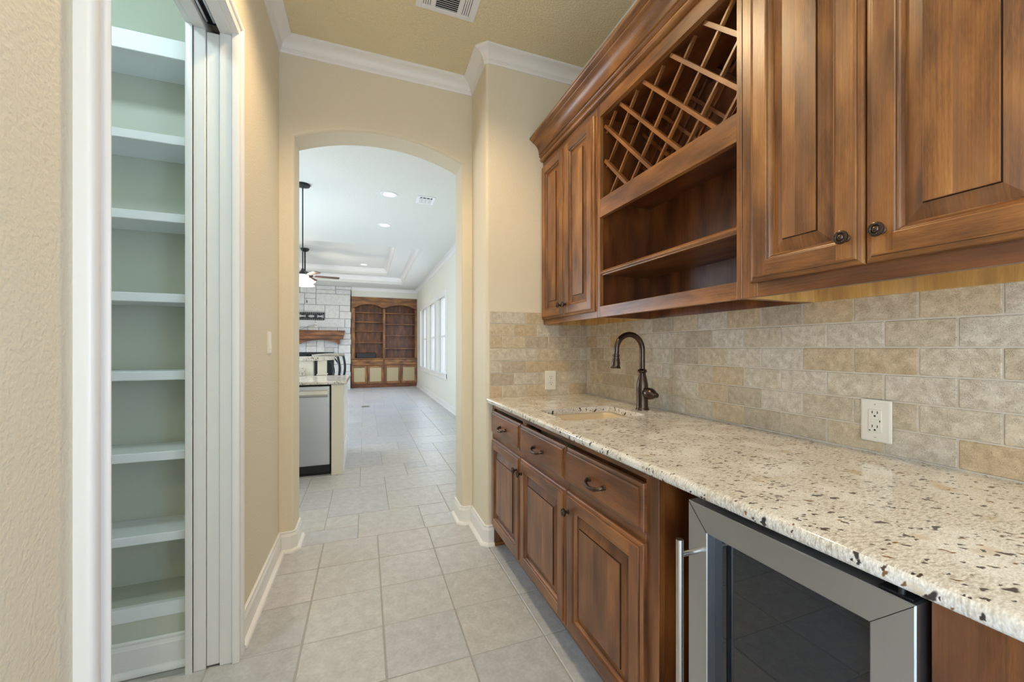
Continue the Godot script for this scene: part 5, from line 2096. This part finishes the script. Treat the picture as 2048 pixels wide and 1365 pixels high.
func stone(t: Node3D, o: Vector3, b: Array, Z: float, fl: float, fr: float):
	# keep clear of the firebox and its iron surround
	if b[2] < 1.10:
		if b[0] < fr and b[1] > fl - 0.42:
			if b[1] > fr + 0.05:
				b[0] = fr
			elif b[0] < fl - 0.47:
				b[1] = fl - 0.42
			elif b[3] > 1.16:
				b[2] = 1.10
			else:
				return
	if b[1] - b[0] < 0.05 or b[3] - b[2] < 0.04:
		return
	var m := mb(0)
	var g := 0.004
	var lo := Vector3(b[0] + g, b[2] + g, Z - 0.04) - o
	var hi := Vector3(b[1] - g, b[3] - g, Z + rng.randf_range(0.0, 0.03)) - o
	if b[1] > -0.421:
		hi.x += rng.randf_range(-0.012, 0.02)
	m.bx(lo, hi, rng.randf_range(0.008, 0.016))
	part("stone", m, M["limestone_%d" % (rng.randi() % 3)], t)


func fan():
	var o := Vector3(-1.24, 3.42, -10.3)
	var t := thing("ceiling_fan", "dark ceiling fan with a white glass light kit hanging from the tray ceiling", "ceiling fan", o)
	var m := mb()
	m.lathe(v2([[0.0001, 0.0], [0.085, 0.0], [0.088, -0.015], [0.07, -0.05], [0.03, -0.07], [0.014, -0.075]]), Vector3.ZERO, Vector3.UP, 24)
	part("canopy", m, M.iron, t)
	m = mb()
	m.tube(PackedVector3Array([Vector3(0, -0.05, 0), Vector3(0, -0.53, 0)]), 0.016, 10)
	part("rod", m, M.iron, t)
	m = mb()
	m.lathe(v2([[0.02, -0.50], [0.05, -0.51], [0.12, -0.53], [0.155, -0.55], [0.16, -0.60], [0.14, -0.63], [0.09, -0.65], [0.06, -0.68], [0.0001, -0.685]]), Vector3.ZERO, Vector3.UP, 28)
	part("motor", m, M.iron, t)
	for k in 5:
		var a := TAU * k / 5 + 0.15
		m = mb()
		m.bx(Vector3(0.13, -0.612, -0.02), Vector3(0.22, -0.604, 0.02), 0.002)
		m.prism(v2([[0.20, -0.055], [0.24, -0.065], [0.62, -0.08], [0.68, -0.07], [0.70, 0.0], [0.68, 0.07], [0.62, 0.08], [0.24, 0.065], [0.20, 0.055]]), Vector3(0, -0.604, 0), Vector3.RIGHT, Vector3(0, 0.12, 1).normalized(), Vector3(0, 0.009, 0))
		part("blade", m, M.fan_blade, t, Vector3.ZERO, Vector3(0, a, 0))
	for k in 3:
		var a := TAU * k / 3 + 0.4
		m = mb()
		m.lathe(v2([[0.03, 0.0], [0.036, -0.02], [0.06, -0.06], [0.085, -0.10], [0.088, -0.105], [0.08, -0.10], [0.055, -0.058], [0.03, -0.018]]), Vector3(cos(a) * 0.10, -0.665, sin(a) * 0.10), Vector3(-cos(a) * 0.5, 1, -sin(a) * 0.5), 20)
		part("lamp_shade", m, M.shade_glow, t)
	var l := OmniLight3D.new()
	l.name = "lamp"
	l.light_energy = 1.2
	l.light_color = Color(1, 0.93, 0.84)
	l.light_size = 0.1
	l.omni_range = 12.0
	l.omni_attenuation = 2.0
	l.shadow_enabled = true
	t.add_child(l)
	l.position = Vector3(0, -0.83, 0)
	m = mb()
	m.tube(PackedVector3Array([Vector3(0.04, -0.68, 0.02), Vector3(0.04, -1.14, 0.02)]), 0.0018, 6)
	m.lathe(v2([[0.003, -1.13], [0.010, -1.15], [0.010, -1.19], [0.004, -1.20], [0.0001, -1.20]]), Vector3(0.04, 0, 0.02), Vector3.UP, 10)
	part("pull_chain", m, M.iron, t)
